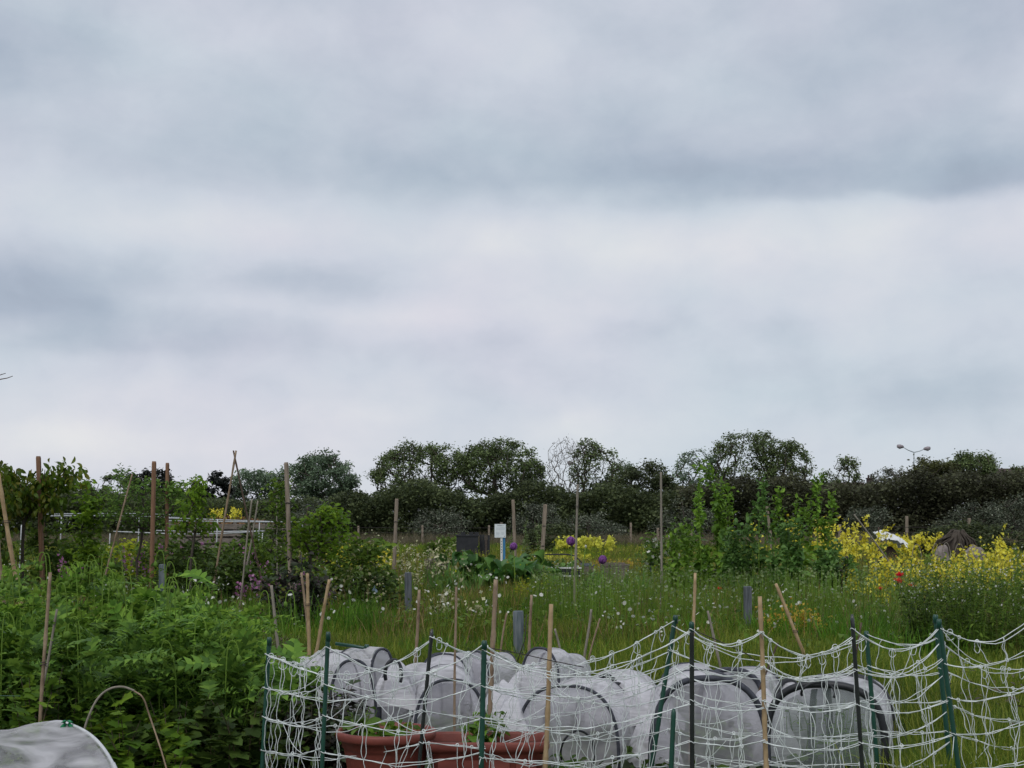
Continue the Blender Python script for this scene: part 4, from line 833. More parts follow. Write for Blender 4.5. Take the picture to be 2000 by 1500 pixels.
# blossom sapling, bolted greens, yellow flowers
woody('blossom_sapling', 'young fruit tree with white blossom around the tall grey cane', 'fruit tree', bz(1300, 24),
      [((X(1290, 24), 24, Z(1085, 24)), (.28, .25, .26), 30), ((X(1325, 24), 24, Z(1060, 24)), (.18, .2, .36), 24), ((X(1276, 24), 24, Z(1068, 24)), (.12, .1, .3), 12)], .4, f_apple, mat_bark, 1050, .075, T_elm, .005, .14, .08, .3, .2, 470, 'fruit trees on the plots',
      extra=('blossom', mat_wflow, 70, .07, T_fl5, ))
GB = 'tall bolted green vegetables'
B = [(1388, 22, .26, 2.18, 9, f_beet, 'tallest bolted green spire at the left of the clump'), (1424, 22.4, .16, 1.78, 6, f_beet, 'slim bolted spire right of the tallest one'), (1362, 22.2, .22, 1.72, 6, f_beet, 'short bolted spire at the left side of the tallest one'),
     (1482, 21.4, .26, 1.86, 7, f_beetblue, 'bolted spire in the middle with broad bluish leaves'), (1527, 21.8, .2, 1.72, 5, f_beet, 'bolted spire with large side leaves right of the middle'),
     (1562, 22.2, .16, 1.62, 5, f_beet, 'thin low spire among yellow flowers'), (1602, 21.2, .26, 1.94, 7, f_beet, 'tall broad leafed spire at the right of the clump'), (1445, 20.8, .35, 1.2, 9, f_beetblue, 'low broad leaved bolted plant in front, left'),
     (1555, 20.6, .45, 1.25, 11, f_beetblue, 'low broad leaved bolted plant in front, right'), (1345, 21, .3, 1.1, 8, f_beet, 'low leafy plant at the left foot of the clump'), (1635, 20.6, .3, .95, 8, f_beetblue, 'leaning plant with large pale leaves at the right foot')]
for i, (px, D, w_, h_, ns, mt, lb) in enumerate(B):
    herb('bolted_spinach', lb, 'vegetable', px, D, w_ * (.5 if h_ > 1.5 else 1.0), h_ * 1.08, max(3, ns - 3) if h_ > 1.5 else ns, T_long, .36, 34, mt, seed=80 + i, lean=.045, t0=.05, t1=.98, shrink=.86, sr=.016, hvar=.72, rad=.0, group=GB, lw=1.6, droop=(-.5, .5),
         fl=(T_elm, .10, 80, mt, .6, .038, 'seed_sprays'))
GY = 'yellow flowering plants'
Yl = [(1600, 24, .55, 1.5, 16, 26, mat_yel, .085, 'yellow brassica flowers behind the right tall spire'), (1678, 23, .42, 1.45, 16, 30, mat_yel, .075, 'tall yellow brassica with brown stems left of the white heap'), (1655, 21, .3, 1.05, 9, 20, mat_yel, .065, 'lower yellow brassica with dark stems'),
      (1730, 20, .42, .78, 16, 22, mat_yel, .055, 'yellow flowers left of the red poppies'), (1790, 20.5, .42, .92, 24, 26, mat_yel, .06, 'yellow flowers right of the red poppies'), (1845, 20, .40, .95, 17, 22, mat_yel, .06, 'yellow flowers in front of the stump'), (1700, 19, .2, .55, 8, 12, mat_yel, .05, 'small yellow flowers at the foot of the dark stems'),
      (1990, 16.5, .5, 1.25, 24, 26, mat_yel, .055, 'tall yellow flowers at the right edge'), (1945, 17.5, .45, 1.12, 22, 20, mat_yel, .055, 'scattered yellow flowers above the daisies at right'), (1960, 22, .35, 1.3, 9, 18, mat_yel, .065, 'yellow flowers on tall stems far right'),
      (1480, 22.8, .3, 1.5, 6, 7, mat_yel, .08, 'few yellow flowers behind the middle spire')]
for i, (px, D, w_, h_, ns, nf, mt, fs, lb) in enumerate(Yl):
    herb('yellow_flowers', lb, 'flowers', px, D, w_, h_, ns, T_elm, .10, 12, f_shrub, f_stembrown, fl=(T_fl4, fs * .85, nf * 1.3, mt, .62 if h_ > 1 else .5, .035), seed=100 + i, lean=.25, shrink=.6, group=GY)
Yf = [(1145, 44, .85, .62, 36, 20, mat_brightyel, .11, 'bright yellow flower bank behind the highest purple ball'), (1105, 43, .7, .42, 18, 13, mat_brightyel, .10, 'lower left end of the bright yellow flower bank'), (1795, 42, .8, 1.1, 34, 26, mat_yel, .11, 'dense yellow flower bush between the white heap and the stump'),
      (1225, 36, .9, .32, 60, 16, mat_oran, .07, 'flat orange-yellow flower strip in the meadow'), (705, 30, .5, .95, 26, 24, mat_yel, .07, 'yellow flowered bush left of the pale tree post'), (1552, 14.5, .26, .42, 30, 14, mat_oran, .035, 'low yellow-orange tuft behind the slanting cane'), (1735, 32, .7, .5, 24, 14, mat_oran, .06, 'small orange-yellow flowers below the white heap')]
for i, (px, D, w_, h_, ns, nf, mt, fs, lb) in enumerate(Yf):
    herb('yellow_flowers', lb, 'flowers', px, D, w_, h_, ns, T_elm, .08, 12, f_lime, fl=(T_fl5, fs, nf, mt, .55, .06), seed=120 + i, lean=.2, group=GY, base=None if i not in (0,) else (X(px, D), D, .35))
# reddish dark brassica stem
herb('dark_kale', 'blackish purple kale stem among the yellow flowers', 'vegetable', 1652, 20.3, .12, .95, 4, T_wavy, .16, 16, f_purpled, f_stembrown, seed=140)
for i, (px, py, D, mt, s, lb) in enumerate([(1757, 1128, 17, mat_red, 6.5, 'upper red poppy among the yellow flowers'), (1754, 1141, 16.8, mat_red, 7.5, 'lower red poppy, the largest'), (1781, 1149, 16.9, mat_orange, 6, 'orange-red poppy right of the two red ones'), (1719, 1153, 19, mat_orange, 4, 'faint orange poppy left of the red ones'), (1405, 1153, 18, mat_red, 3.5, 'tiny red bloom in front of the bolted greens')]):
    c = P(px, py, D); t = thing('poppy', lb, 'flower', (c[0], c[1], 0), 'red poppies'); m = MB(); m.tube([(c[0], c[1], 0), (c[0] + .02, c[1], c[2] * .6), c], .005, 5); m.build('stem', f_stem, t)
    r = np.random.default_rng(i); m = MB(); c = c + [0, -.0, .01]; m.inst(T_cup, np.repeat(c[None], 3, 0), [[.2, -.5, .8], [-.3, -.3, .9], [.1, -.2, 1]], jup(r, 3, 1), s * D / F * 2.3); m.build('petals', mt, t)
GK = 'pink flower spires'
for i, (px, D, h_, ns, lb) in enumerate([(248, 22, .95, 7, 'pink spires left of the tall pair of posts'), (282, 22.5, 1.05, 4, 'pink blooms at the apple tree trunk'), (190, 22, .85, 3, 'small pink bloom right of the cherry tree'), (475, 21, .98, 6, 'tall pink spire below the crossed canes'), (495, 18, .62, 9, 'purple-pink cluster in the grass left of the dark bush'),
        (543, 18, .75, 5, 'faint pink blooms left of the dark bush'), (603, 17.5, .72, 4, 'dark pink spire right of the dark bush'), (622, 17, .60, 3, 'small pink bloom right of the tied canes'), (638, 17, .6, 3, 'pink bloom behind the slanting cane'), (118, 20, .85, 4, 'pale pink blooms under the cherry tree'), (395, 22, 1.0, 4, 'pink blooms behind the slim pear tree'), (345, 22, .98, 3, 'small pink bloom right of the pair of posts'), (312, 22, .98, 3, 'pale pink bloom between the pair of posts')]):
    herb('pink_flowers', lb, 'flowers', px, D, .10 + .02 * ns, h_, ns, T_elm, .09, 8, f_shrub, fl=(T_fl5, .045, 12, mat_pink, .72, .024), seed=150 + i, lean=.15, group=GK, hvar=.2)
herb('blue_flower', 'single small blue bloom among the cream weeds', 'flower', 740, 17.5, .05, .52, 2, T_elm, .07, 6, f_shrub, fl=(T_fl5, .05, 3, mat_blueflow, .95, .015), seed=170, hvar=.05)
# cream weeds
for i, (px, D, h_) in enumerate([(750, 21, .85), (850, 23, .98), (815, 25, 1.2), (745, 26, 1.25), (870, 17, .5), (700, 19, .7)]):
    herb('tall_weed', ['cream flowered weed left of the pale tree post', 'cream flowered weed above the old timber bed', 'tall thin weed right of the pale tree post', 'tall thin weed left of the pale tree post, highest of all', 'white flowered weed left of the thin brown cane', 'cream weed under the yellow flowered bush'][i],
         'weed', px, D, .4, h_, 14, T_elm, .06, 10, f_shrub, f_stembrown, fl=(T_fl4, .05, 9, mat_cream, .5, .05), seed=180 + i, lean=.3, group='cream flowered weeds')

# white heap, stump, rocks, tunnel hoops at far right
def lumps(name, label, cat, c, size, mat, seed, amp=.25, f=3):
    n, k = 18, 26; A = np.zeros((n, k, 3))
    for i in range(n):
        for j in range(k):
            th = i / (n - 1) * math.pi / 2; ph = j / (k - 1) * 2 * math.pi; A[i, j] = (math.sin(th) * math.cos(ph), math.sin(th) * math.sin(ph), math.cos(th))
    q = A.reshape(-1, 3); q = q * (1 + amp * sn(q, seed, f) + amp * .4 * sn(q, seed + 1, f * 3))[:, None]; q = q * np.asarray(size) + np.asarray(c); q = q.reshape(n, k, 3); q[:, -1] = q[:, 0]; q[0] = q[0].mean(0)
    m = MB(); m.grid(q); return tag(m.build(name, mat), label, cat)
o = lumps('manure_heap', 'dark heap under the white fleece', 'heap', (X(1738, 40), 40, 0), (.36, .36, .66), mat_soil, 3, .1)
n, k = 40, 70; u = np.linspace(-1, 1, k)[None, :] * np.ones((n, 1)); v = np.linspace(-1, 1, n)[:, None] * np.ones((1, k)); q = np.c_[u.ravel(), v.ravel()]
z = 1.14 + .08 * sn(q, 3, 2.2) - .14 * u.ravel() - .20 * v.ravel() ** 2 - .22 * np.maximum(0, np.abs(u.ravel()) - .6) - .07 * np.abs(sn(q, 4, 8)) - .04 * np.abs(sn(q, 9, 17))
m = MB(); m.grid(np.c_[X(1736, 40) + q[:, 0] * .44 + .05 * sn(q, 5, 7), 40 + q[:, 1] * .48 + .04 * sn(q, 6, 7), z - .06].reshape(n, k, 3)); tag(m.build('fleece_sheet', mat_white), 'crumpled white fleece lying over the dark heap', 'sheet')
lumps('fleece_sheet', 'small cream scrap of fleece below the bent stick', 'sheet', (X(1713, 26), 26, .1), (.10, .1, .42), mat_cream, 8, .3, 4)
st = thing('tree_stump', 'upturned dark tree stump with roots beyond the yellow flowers', 'stump', G(1868, 40)); r = np.random.default_rng(4)
m = MB(); m.tube([G(1868, 40), G(1868, 40, .5), G(1868, 40, 1.05), G(1869, 40, 1.18)], [.42, .30, .22, .08], 14); m.build('trunk', mat_bark, st)
for k in range(44):
    a = r.uniform(0, 6.28); e = np.array([X(1868, 40) + math.cos(a) * r.uniform(.3, .8), 40 + math.sin(a) * .4, r.uniform(.1, .6)]); s = np.array([X(1868, 40) + math.cos(a) * .15, 40 + math.sin(a) * .1 - .1, r.uniform(.9, 1.2)])
    m = MB(); m.tube([s, (s + e) / 2 + [math.cos(a) * .12, 0, .08], e], [.035, .03, .012], 5); m.build('root', mat_bark, st)
lumps('rock', 'grey stone left of the tree stump', 'rock', (X(1840, 38), 38, .3), (.22, .2, .42), mat_stone, 11, .15)
lumps('rock', 'pinkish stone pile right of the tree stump', 'rock', (X(1903, 38), 38, .2), (.32, .2, .55), mat_stone, 12, .25)
for i, (x0, x1, yt, lb) in enumerate([(1780, 1801, 1063, 'left small pale hoop behind the yellow flowers'), (1820, 1834, 1062, 'second small pale hoop'), (1838, 1858, 1060, 'third small pale hoop beneath the stump'), (1862, 1886, 1062, 'right small pale hoop below the stump')]):
    D = 30; a, b = X(x0, D), X(x1, D); zt = Z(yt, D); m = MB(); m.tube([((a + b) / 2 + (b - a) / 2 * -math.cos(u), D, zt * max(0, math.sin(u)) ** .5) for u in np.linspace(0, math.pi, 19)], .008, 6); tag(m.build('wire_hoop', mat_bamboogrey), lb, 'hoop', 'pale hoops by the stump')

# daisy weeds at right
for i, (px, D, w_, h_, lb) in enumerate([(1830, 13.2, .30, .98, 'dark stemmed daisy plant left in the right hand thicket'), (1895, 13.0, .36, 1.10, 'dark daisy plant in the middle of the right hand thicket'), (1960, 13.4, .36, 1.14, 'daisy plant at the right of the thicket'), (2035, 13, .4, 1.05, 'daisy plant cut off by the right edge'), (1870, 14.4, .4, 1.02, 'daisy plant at the back of the right hand thicket')]):
    herb('daisy_weed', lb, 'weed', px, D, w_, h_, 46, T_long, .085, 46, f_dark if i in (0, 4) else f_shrub, f_stem, fl=(T_fl8, .022, 1.6, mat_wflow, .75, .03), seed=200 + i, lean=.22, shrink=.5, group='daisy thicket at the right', sr=.004)
for i, (px, D, h_, w_, lb) in enumerate([(1750, 15, .45, .4, 'low weeds left of the daisy thicket'), (1600, 11.8, .30, .55, 'low dark leafed plant behind the right tunnel'), (560, 12.5, .32, .12, 'wiry brown tuft behind the left net stake'), (532, 12.8, .34, .12, 'second wiry brown tuft with white blooms'), (910, 12.5, .22, .15, 'small dark weed behind the middle tunnel')]):
    herb('low_weed', lb, 'weed', px, D, w_, h_, 34, T_long, .07, 16, [f_shrub, f_dark, f_stembrown, f_stembrown, f_dark][i], seed=210 + i, lean=.3, group='low weeds in the grass')

# ================================================================== FOREGROUND LEFT: poppies, currants, cloche
GPOP = 'poppy plants in the left bed'
r = np.random.default_rng(77); k = 0
for D, hs, n0, pxs in ((7.3, .84, 0, (-20, 90, 200, 300, 390, 455)), (7.9, .98, 1, (-60, 45, 150, 255, 350, 410, 470)), (8.8, 1.06, 2, (0, 95, 190, 285, 370, 430))):
    for px in pxs:
        edge = np.interp(px, [-100, 60, 250, 340, 430, 520], [1.0, 1.0, 1.03, .96, .80, .58]); k += 1
        t = herb('poppy_plant', 'bushy poppy plant with divided leaves and nodding buds in the dense left bed', 'poppy', px + r.uniform(-15, 15), D + r.uniform(-.2, .2), .26, hs * edge, 13, [T_pin, T_pin2][k % 2], .28, 14,
             f_poppy if D > 7.5 else f_poppyd, seed=300 + k, lean=.3, t0=.05, t1=1.0, shrink=.3, sr=.005, group=GPOP, droop=(-.3, .9), hvar=.25)
        o0 = np.array(t['_o']); nb = 4 if D > 7.5 else 2
        for j in range(nb):
            b = o0 + [r.normal() * .22, r.normal() * .2, 0]; hh = hs * edge * r.uniform(.92, 1.08); sd = r.choice([-1, 1]) * .035
            m = MB(); q = MB(); m.tube(chk([b, b + [0, 0, hh * .6], b + [sd * .2, 0, hh * .9], b + [sd * .5, 0, hh], b + [sd * 1.3, 0, hh + .01], b + [sd * 1.9, 0, hh - .03], b + [sd * 2, 0, hh - .07]], 2), .0032, 5)
            q.inst(T_bud, [b + [sd * 2, 0, hh - .065]], [[0, 0, -1]], [[1, 0, 0]], .036)
            q.build('bud', f_stem, m.build('flower_stalk', f_stem, t))
for i, (px, D, h_, lb) in enumerate([(40, 6.7, .62, 'broad lobed currant leaves at the lower left beside the mesh tunnel'), (270, 6.5, .45, 'lobed currant leaves right of the green clip'), (150, 6.9, .55, 'lobed currant leaves behind the green clip'), (360, 6.7, .42, 'dark low leaves right of the pale hoop'), (460, 6.7, .5, 'dark low leaves beside the left net stake')]):
    herb('currant_bush', lb, 'bush', px, D, .24, h_, 14, T_palm, .10, 16, [f_currant, f_currant, f_currant, f_dark, f_dark][i], f_stembrown, seed=340 + i, lean=.3, shrink=.2, group='low leafy bushes at the lower left', droop=(-.4, .4))
for i, (px, D, h_, w_, lb) in enumerate([(600, 7.2, .50, .22, 'dark bush behind the two left net stakes'), (560, 6.9, .42, .15, 'dark bush at the foot of the left net stake'), (645, 6.9, .42, .12, 'purplish dark bush left of the round pot')]):
    herb('dark_bush', lb, 'bush', px, D, w_, h_, 22, T_elm, .075, 30, [f_purpled, f_dark, f_purpled][i], f_stembrown, seed=350 + i, lean=.3, shrink=.2, group='dark bushes behind the left stakes')
    # pinkish white specks of blossom
m = MB(); m.tube(chk([P(160, 1440, 6.2), P(172, 1400, 6.2), P(190, 1363, 6.2), P(213, 1344, 6.2), P(240, 1340, 6.2), P(262, 1349, 6.2)]), .0052, 8)
o = m.build('old_hoop', mat_bamboogrey); tag(o, 'pale bent pipe hoop with peeling end among the poppies', 'hoop')
m = MB(); m.tube(chk([P(262, 1350, 6.2), P(280, 1360, 6.2), P(290, 1392, 6.22), P(303, 1430, 6.2), P(318, 1475, 6.15), P(330, 1520, 6.1)]), .0042, 6); m.build('peeling_end', mat_bambood, o)

def tunnel(label, st, hoopmat=mat_navy, covermat=cover, endmat=coverend, sag=.05, seed=1, rear_end=True, fringe=True, name='mesh_tunnel', group='mesh tunnels over the vegetables', hoop_r=.0072, sq=.62, wr=.012, tsc=.83, sleeve=None):
    """st: list of (px_centre, py_top, halfwidth_m, D) arches from front to back"""
    st = [(a, b, c * tsc, d * tsc) for a, b, c, d in st]; C_ = [np.array([X(a, d), d, 0.]) for a, b, c, d in st]; hz = [Z(b, d) for a, b, c, d in st]; hw = [c for a, b, c, d in st]
    t = thing(name, label, 'tunnel', C_[0], group); NA = 61; NL = 20; rows = []; th = np.linspace(0, math.pi, NA)
    def arch(c, ax, w_, h_, k=1.): 
        nn = np.array([-ax[1], ax[0], 0]); cs = -np.cos(th); s = np.sin(th); return c + np.outer(np.sign(cs) * np.abs(cs) ** .8 * w_ * k, -nn) * -1 + np.outer(np.maximum(s, 0) ** sq * h_ * k, [0, 0, 1.])
    axs = [nrm(C_[min(i + 1, len(C_) - 1)] - C_[max(i - 1, 0)]) for i in range(len(C_))]
    axs = [np.array([a[0], a[1], 0]) for a in axs]
    L0 = 0
    for i in range(len(st) - 1):
        for j in range(NL):
            f = j / NL if i < len(st) - 2 or j < NL - 1 else 1.0
            c = C_[i] + (C_[i + 1] - C_[i]) * f; a = nrm(axs[i] * (1 - f) + axs[i + 1] * f); sg = math.sin(f * math.pi) * sag
            rows.append(arch(c, a, (hw[i] * (1 - f) + hw[i + 1] * f) * (1 - sg * .6) * 1.02, (hz[i] * (1 - f) + hz[i + 1] * f) * (1 - sg * 1.6) + .006))
    A = np.array(rows); sh = A.shape; q = A.reshape(-1, 3); nv = q - np.repeat(np.array([x.mean(0) for x in A]), NA, 0); nv = nrm(nv)
    wr = wr * 1.5; u = np.repeat(np.arange(sh[0]) / NL, NA); edge = np.sin(np.clip(u % 1, 0, 1) * math.pi) if True else 1
    dsp = wr * (sn(np.c_[q[:, 0] * 9, q[:, 1] * 9, q[:, 2] * 6], seed, 1.0) + .8 * sn(np.c_[q[:, 0] * 3, q[:, 1] * 3, q[:, 2] * 22], seed + 4, 1.0) + .9 * np.abs(sn(np.c_[q[:, 0] * 16, q[:, 1] * 7, q[:, 2] * 12], seed + 6, 1.3))); q = q + nv * (dsp * (.35 + edge))[:, None]
    m = MB(); m.grid(q.reshape(sh)); m.build('cover', covermat, t)
    for i in range(len(st)):
        m = MB(); m.tube(arch(C_[i], axs[i], hw[i], hz[i], 1.005) - nrm(axs[i]) * (.012 if i == 0 else -.004), hoop_r * (1.25 if i == 0 else 1), 8); m.build('hoop', hoopmat, t)
    for i in ([0, len(st) - 1] if rear_end else [0]):
        a0 = arch(C_[i], axs[i], hw[i], hz[i], .985); K = 9; E = []
        for k2 in range(K + 1):
            f = k2 / K; c = C_[i] + [0, 0, .0]; row = c + (a0 - c) * f; row[:, 2] = np.maximum(row[:, 2], .0 + 0 * f)
            row = row + axs[i] * ((.03 * (1 - f ** 2) + wr * (1.2 * sn(row * 14, seed + 9, 1.) + .8 * np.abs(sn(row * [30, 8, 12], seed + 11, 1.))) * (1 - f ** 4))[:, None]) * (1 if i == 0 else -1); E.append(row)
        m = MB(); m.grid(np.array(E)); m.build('end_panel', endmat, t)
    if sleeve: m = MB(); m.tube(arch(C_[0], axs[0], hw[0], hz[0], 1.005)[sleeve[0]:sleeve[1] + 1] - nrm(axs[0]) * .012, hoop_r * 1.7, 8); m.build('hoop_sleeve', mat_pipe, t)
    if fringe:
        n = 30; r = np.random.default_rng(seed); i = r.integers(6, NA - 6, n); p = arch(C_[0], axs[0], hw[0], hz[0], 1.01)[i]; m = MB()
        m.inst(T_long, p, np.c_[r.normal(size=(n, 2)) * .5, r.uniform(-1, 0, n)], jup(r, n, 1), .03); m.build('frayed_edge', covermat, t)
    return t
tunnel('white mesh tunnel at far left with a narrow arched front', [(688, 1290, .172, 9.6), (655, 1276, .21, 10.4), (600, 1285, .20, 11.2)], seed=501, sag=.06)
tunnel('high crumpled mesh bundle behind the far left tunnel', [(745, 1268, .12, 11.0), (690, 1268, .22, 11.4), (640, 1272, .22, 11.9)], seed=502, wr=.02, sag=.03)
tunnel('small collapsed mesh tunnel between the two left arches', [(775, 1308, .14, 10.3), (830, 1300, .14, 10.9)], seed=503, wr=.02, hoop_r=.012)
tunnel('wide mesh tunnel behind the round pot with a broad dark arch', [(880, 1328, .245, 9.0), (872, 1300, .24, 10.0), (868, 1278, .22, 11.0)], seed=504, sag=.10)
tunnel('rear mesh tunnel seen between two left stakes', [(862, 1277, .19, 11.1), (905, 1274, .2, 12.0)], seed=505)
tunnel('small mesh tunnel behind the thin black cord', [(932, 1272, .13, 11.6), (985, 1275, .15, 12.1)], seed=506)
tunnel('rounded rear mesh tunnel right of the round grey post', [(1055, 1266, .17, 11.0), (1085, 1268, .18, 11.6), (1120, 1278, .16, 12.1)], seed=507)
tunnel('long mesh tunnel with a broad arch beside the thick pale cane', [(1108, 1340, .33, 8.5), (1150, 1325, .33, 9.5), (1215, 1310, .32, 10.8)], seed=508, sag=.12, wr=.014)
tunnel('mesh tunnel with a dark open flap in the middle', [(1175, 1340, .20, 10.0), (1235, 1330, .20, 11.0)], seed=509, wr=.018)
tunnel('large mesh tunnel behind the straight black stake', [(1385, 1325, .36, 8.3), (1365, 1312, .36, 9.4), (1345, 1298, .25, 10.6)], seed=510, sag=.10, wr=.015, hoop_r=.013)
tunnel('rear mesh tunnel with dark trimmed top right of the black stake', [(1430, 1308, .26, 10.4), (1470, 1305, .25, 11.4)], seed=511, hoop_r=.014)
tunnel('green tinted mesh tunnel with a thick black frame at right', [(1612, 1337, .36, 8.3), (1640, 1322, .36, 9.4)], seed=512, hoopmat=mat_black, endmat=coverclear, hoop_r=.016, wr=.012, sq=.45)
tunnel('rear mesh tunnel on the right behind the pair of stakes', [(1655, 1320, .30, 9.6), (1665, 1322, .29, 10.5)], seed=513, hoop_r=.014, hoopmat=mat_black)
tunnel('rolled mesh bundle lying on the right tunnel', [(1600, 1322, .10, 8.9), (1540, 1330, .16, 9.1)], seed=514, wr=.02, hoop_r=.014, hoopmat=mat_black)
# loose crumpled mesh draped between the tunnels
def drape(label, px, py, D, w_, dpt, h_, seed, base_z=None):
    n, k = 46, 60; u = np.linspace(-1, 1, k)[None, :] * np.ones((n, 1)); v = np.linspace(-1, 1, n)[:, None] * np.ones((1, k)); zt = Z(py, D)
    q = np.c_[(u * w_).ravel(), (v * dpt).ravel(), np.zeros(n * k)]; rr = np.maximum(np.abs(u), np.abs(v)).ravel()
    rid = 1 - np.abs(sn(q[:, :2] * [1, 2], seed, 7)) ; z = zt - h_ * rr ** 1.8 - .07 * (1 - rid) - .04 * np.abs(sn(q[:, :2], seed + 3, 16)) + .02 * sn(q[:, :2], seed + 5, 5)
    q[:, 0] += .03 * sn(q[:, :2], seed + 7, 9); q[:, 1] += .03 * sn(q[:, :2], seed + 8, 9)
    m = MB(); m.grid(np.c_[q[:, 0] + X(px, D), q[:, 1] + D, np.maximum(z, .03)].reshape(n, k, 3)); return tag(m.build('mesh_sheet', cover), label, 'sheet', 'loose mesh sheets between the tunnels')
drape('crumpled mesh sheet slumped at the left end of the tunnels', 615, 1282, 8.6, .20, .3, .26, 701)
drape('crumpled mesh sheet sagging between the two left arches', 775, 1292, 8.4, .15, .3, .22, 702)
drape('mesh sheet slumped right of the broad arch behind the trough', 985, 1322, 7.8, .17, .35, .30, 703)
drape('long flat mesh sheet draped over the middle tunnels', 1235, 1318, 8.0, .28, .4, .22, 704)
drape('mesh sheet bunched between the large tunnel and the black framed one', 1500, 1345, 7.5, .14, .35, .32, 705)
drape('mesh sheet slumped low between the thick pale cane and the green stake', 1275, 1378, 7.3, .13, .3, .26, 707)
drape('mesh sheet bulging between the broad arch and the long tunnel', 1005, 1345, 7.2, .10, .3, .26, 708)
drape('mesh sheet bunched in front of the rounded rear tunnel', 1040, 1290, 9.2, .20, .25, .22, 706)
for i, (cx, cy, D, w_, h_, lb) in enumerate([(1183, 1352, 8.0, .075, .10, 'small black hoop of an open flap in the middle of the tunnels'), (1205, 1362, 7.9, .06, .08, 'second smaller black hoop beside the open flap'), (768, 1318, 8.1, .05, .09, 'dark hoop end between the two left arches'), (1598, 1352, 6.75, .085, .05, 'black roll end on the frame of the green tinted tunnel'), (1128, 1470, 6.7, .085, .11, 'low dark wire hoop at the foot of the long tunnel')]):
    m = MB(); m.tube([P(cx, cy, D) + [math.cos(u) * w_, .02 * math.sin(u * 2), math.sin(u) * h_] for u in np.linspace(-.5, 3.5, 22)], [.013, .013, .012, .007, .006][i], 7); tag(m.build('black_hoop', mat_black), lb, 'hoop', 'small black hoops among the tunnels')
# plants inside the tunnels
for i, (px, D, w_, h_, mt) in enumerate([(1110, 7.5, .22, .22, f_apple), (1390, 7.4, .24, .26, f_beet), (1620, 7.3, .22, .36, f_beet), (880, 7.9, .15, .22, f_apple), (690, 8.2, .1, .25, f_apple)]):
    herb('vegetable_plants', ['seedlings inside the long tunnel by the thick cane', 'leafy greens inside the large middle tunnel', 'dense greens inside the black framed tunnel', 'greens inside the broad arched tunnel', 'greens inside the narrow left tunnel'][i], 'vegetable', px, D, w_, h_, 22, T_elm, .09, 9, mt, seed=360 + i, lean=.1, group='greens under the mesh tunnels')
m = MB(); m.tube([P(655, 1257, 9.3), P(690, 1262, 9.3), P(716, 1266, 9.2)], [.012, .012, .010], 8); tag(m.build('green_clip', mat_green), 'dark green bar lying on the crumpled mesh', 'clip')
m = MB(); m.tube([P(716, 1266, 9.2), P(717, 1259, 9.2)], [.02, .014], 8); tag(m.build('green_clip', mat_green), 'small green knob on top of the crumpled mesh', 'clip')
# near cloche at lower left
cl = tunnel('near white mesh tunnel at the lower left corner with a green clip', [(1000 + (-1.97) * F / 5.95, 1419, .74, 5.95), (1000 + (-2.62) * F / 5.50, 1448, .74, 5.50)], hoopmat=mat_pipe, covermat=covernear, sag=.05, seed=520, rear_end=False, fringe=False, wr=.016, hoop_r=.006, sq=.85, tsc=1.0, sleeve=(44, 50))
t = thing('spring_clip', 'bright green clip gripping the top of the near mesh tunnel', 'clip', P(131, 1420, 5.95), 'green clips')
for s in (-1, 1):
    m = MB(); c = P(131, 1422, 5.95); m.tube([c + [s * .026, 0, 0], c + [s * .016, 0, .008], c + [s * .008, 0, .018], c + [s * .014, 0, .03], c + [s * .014, 0, .036]], [.008, .010, .009, .015, .009], 8); m.build('jaw', mat_greenclip, t)
m = MB(); m.tube([P(-20, 1358, 6.3), P(10, 1359, 6.3), P(40, 1359.5, 6.3)], .002, 4); tag(m.build('green_string', mat_green), 'short green string at the left edge', 'string')

# ------------------------------------------------------------------ pots
def lathe(m, c, prof, n=64, flute=0., nf=28):
    th = np.linspace(0, 2 * math.pi, n + 1); A = np.zeros((len(prof), n + 1, 3))
    for i, (rr, z, fl) in enumerate(prof):
        k = rr * (1 - flute * fl * (np.cos(th * nf) > 0)); A[i] = np.c_[c[0] + np.cos(th) * k, c[1] + np.sin(th) * k, np.full(n + 1, c[2] + z)]
    m.grid(A)
c = G(754, 6.25); Rm = .234; zt = Z(1424, 6.25)
t = thing('round_pot', 'round terracotta coloured plastic pot behind the left netting', 'pot', c)
m = MB(); lathe(m, c, [(.145, .0, 0), (.155, .005, 0), (.172, zt * .3, 1), (.195, zt * .72, 1), (.198, zt * .76, 0), (.206, zt * .78, 0), (.208, zt - .045, 0), (Rm - .006, zt - .042, 0), (Rm, zt - .034, 0), (Rm + .003, zt - .012, 0), (Rm - .004, zt - .002, 0), (Rm - .012, zt, 0), (Rm - .02, zt - .006, 0), (Rm - .03, zt - .05, 0), (.17, zt - .1, 0)], 112, .02); m.build('body', mat_terra, t)
m = MB(); lathe(m, c, [(.001, zt - .05, 0), (.1, zt - .052, 0), (.20, zt - .056, 0)], 32); m.build('soil', mat_soil, t)
herb('pepper_plant', 'leafy green seedlings growing in the round pot', 'plant', 754, 6.25, .12, .10, 11, T_long, .11, 7, f_pear, seed=371, base=(c[0] + .03, c[1], zt - .05), group='plants in the pots', lw=1.5)
herb('pepper_plant', 'broad pointed green leaves at the left rim of the round pot', 'plant', 700, 6.3, .04, .15, 5, T_long, .14, 8, f_apple, seed=372, base=(X(705, 6.3), 6.3, zt - .05), group='plants in the pots', lw=1.6)
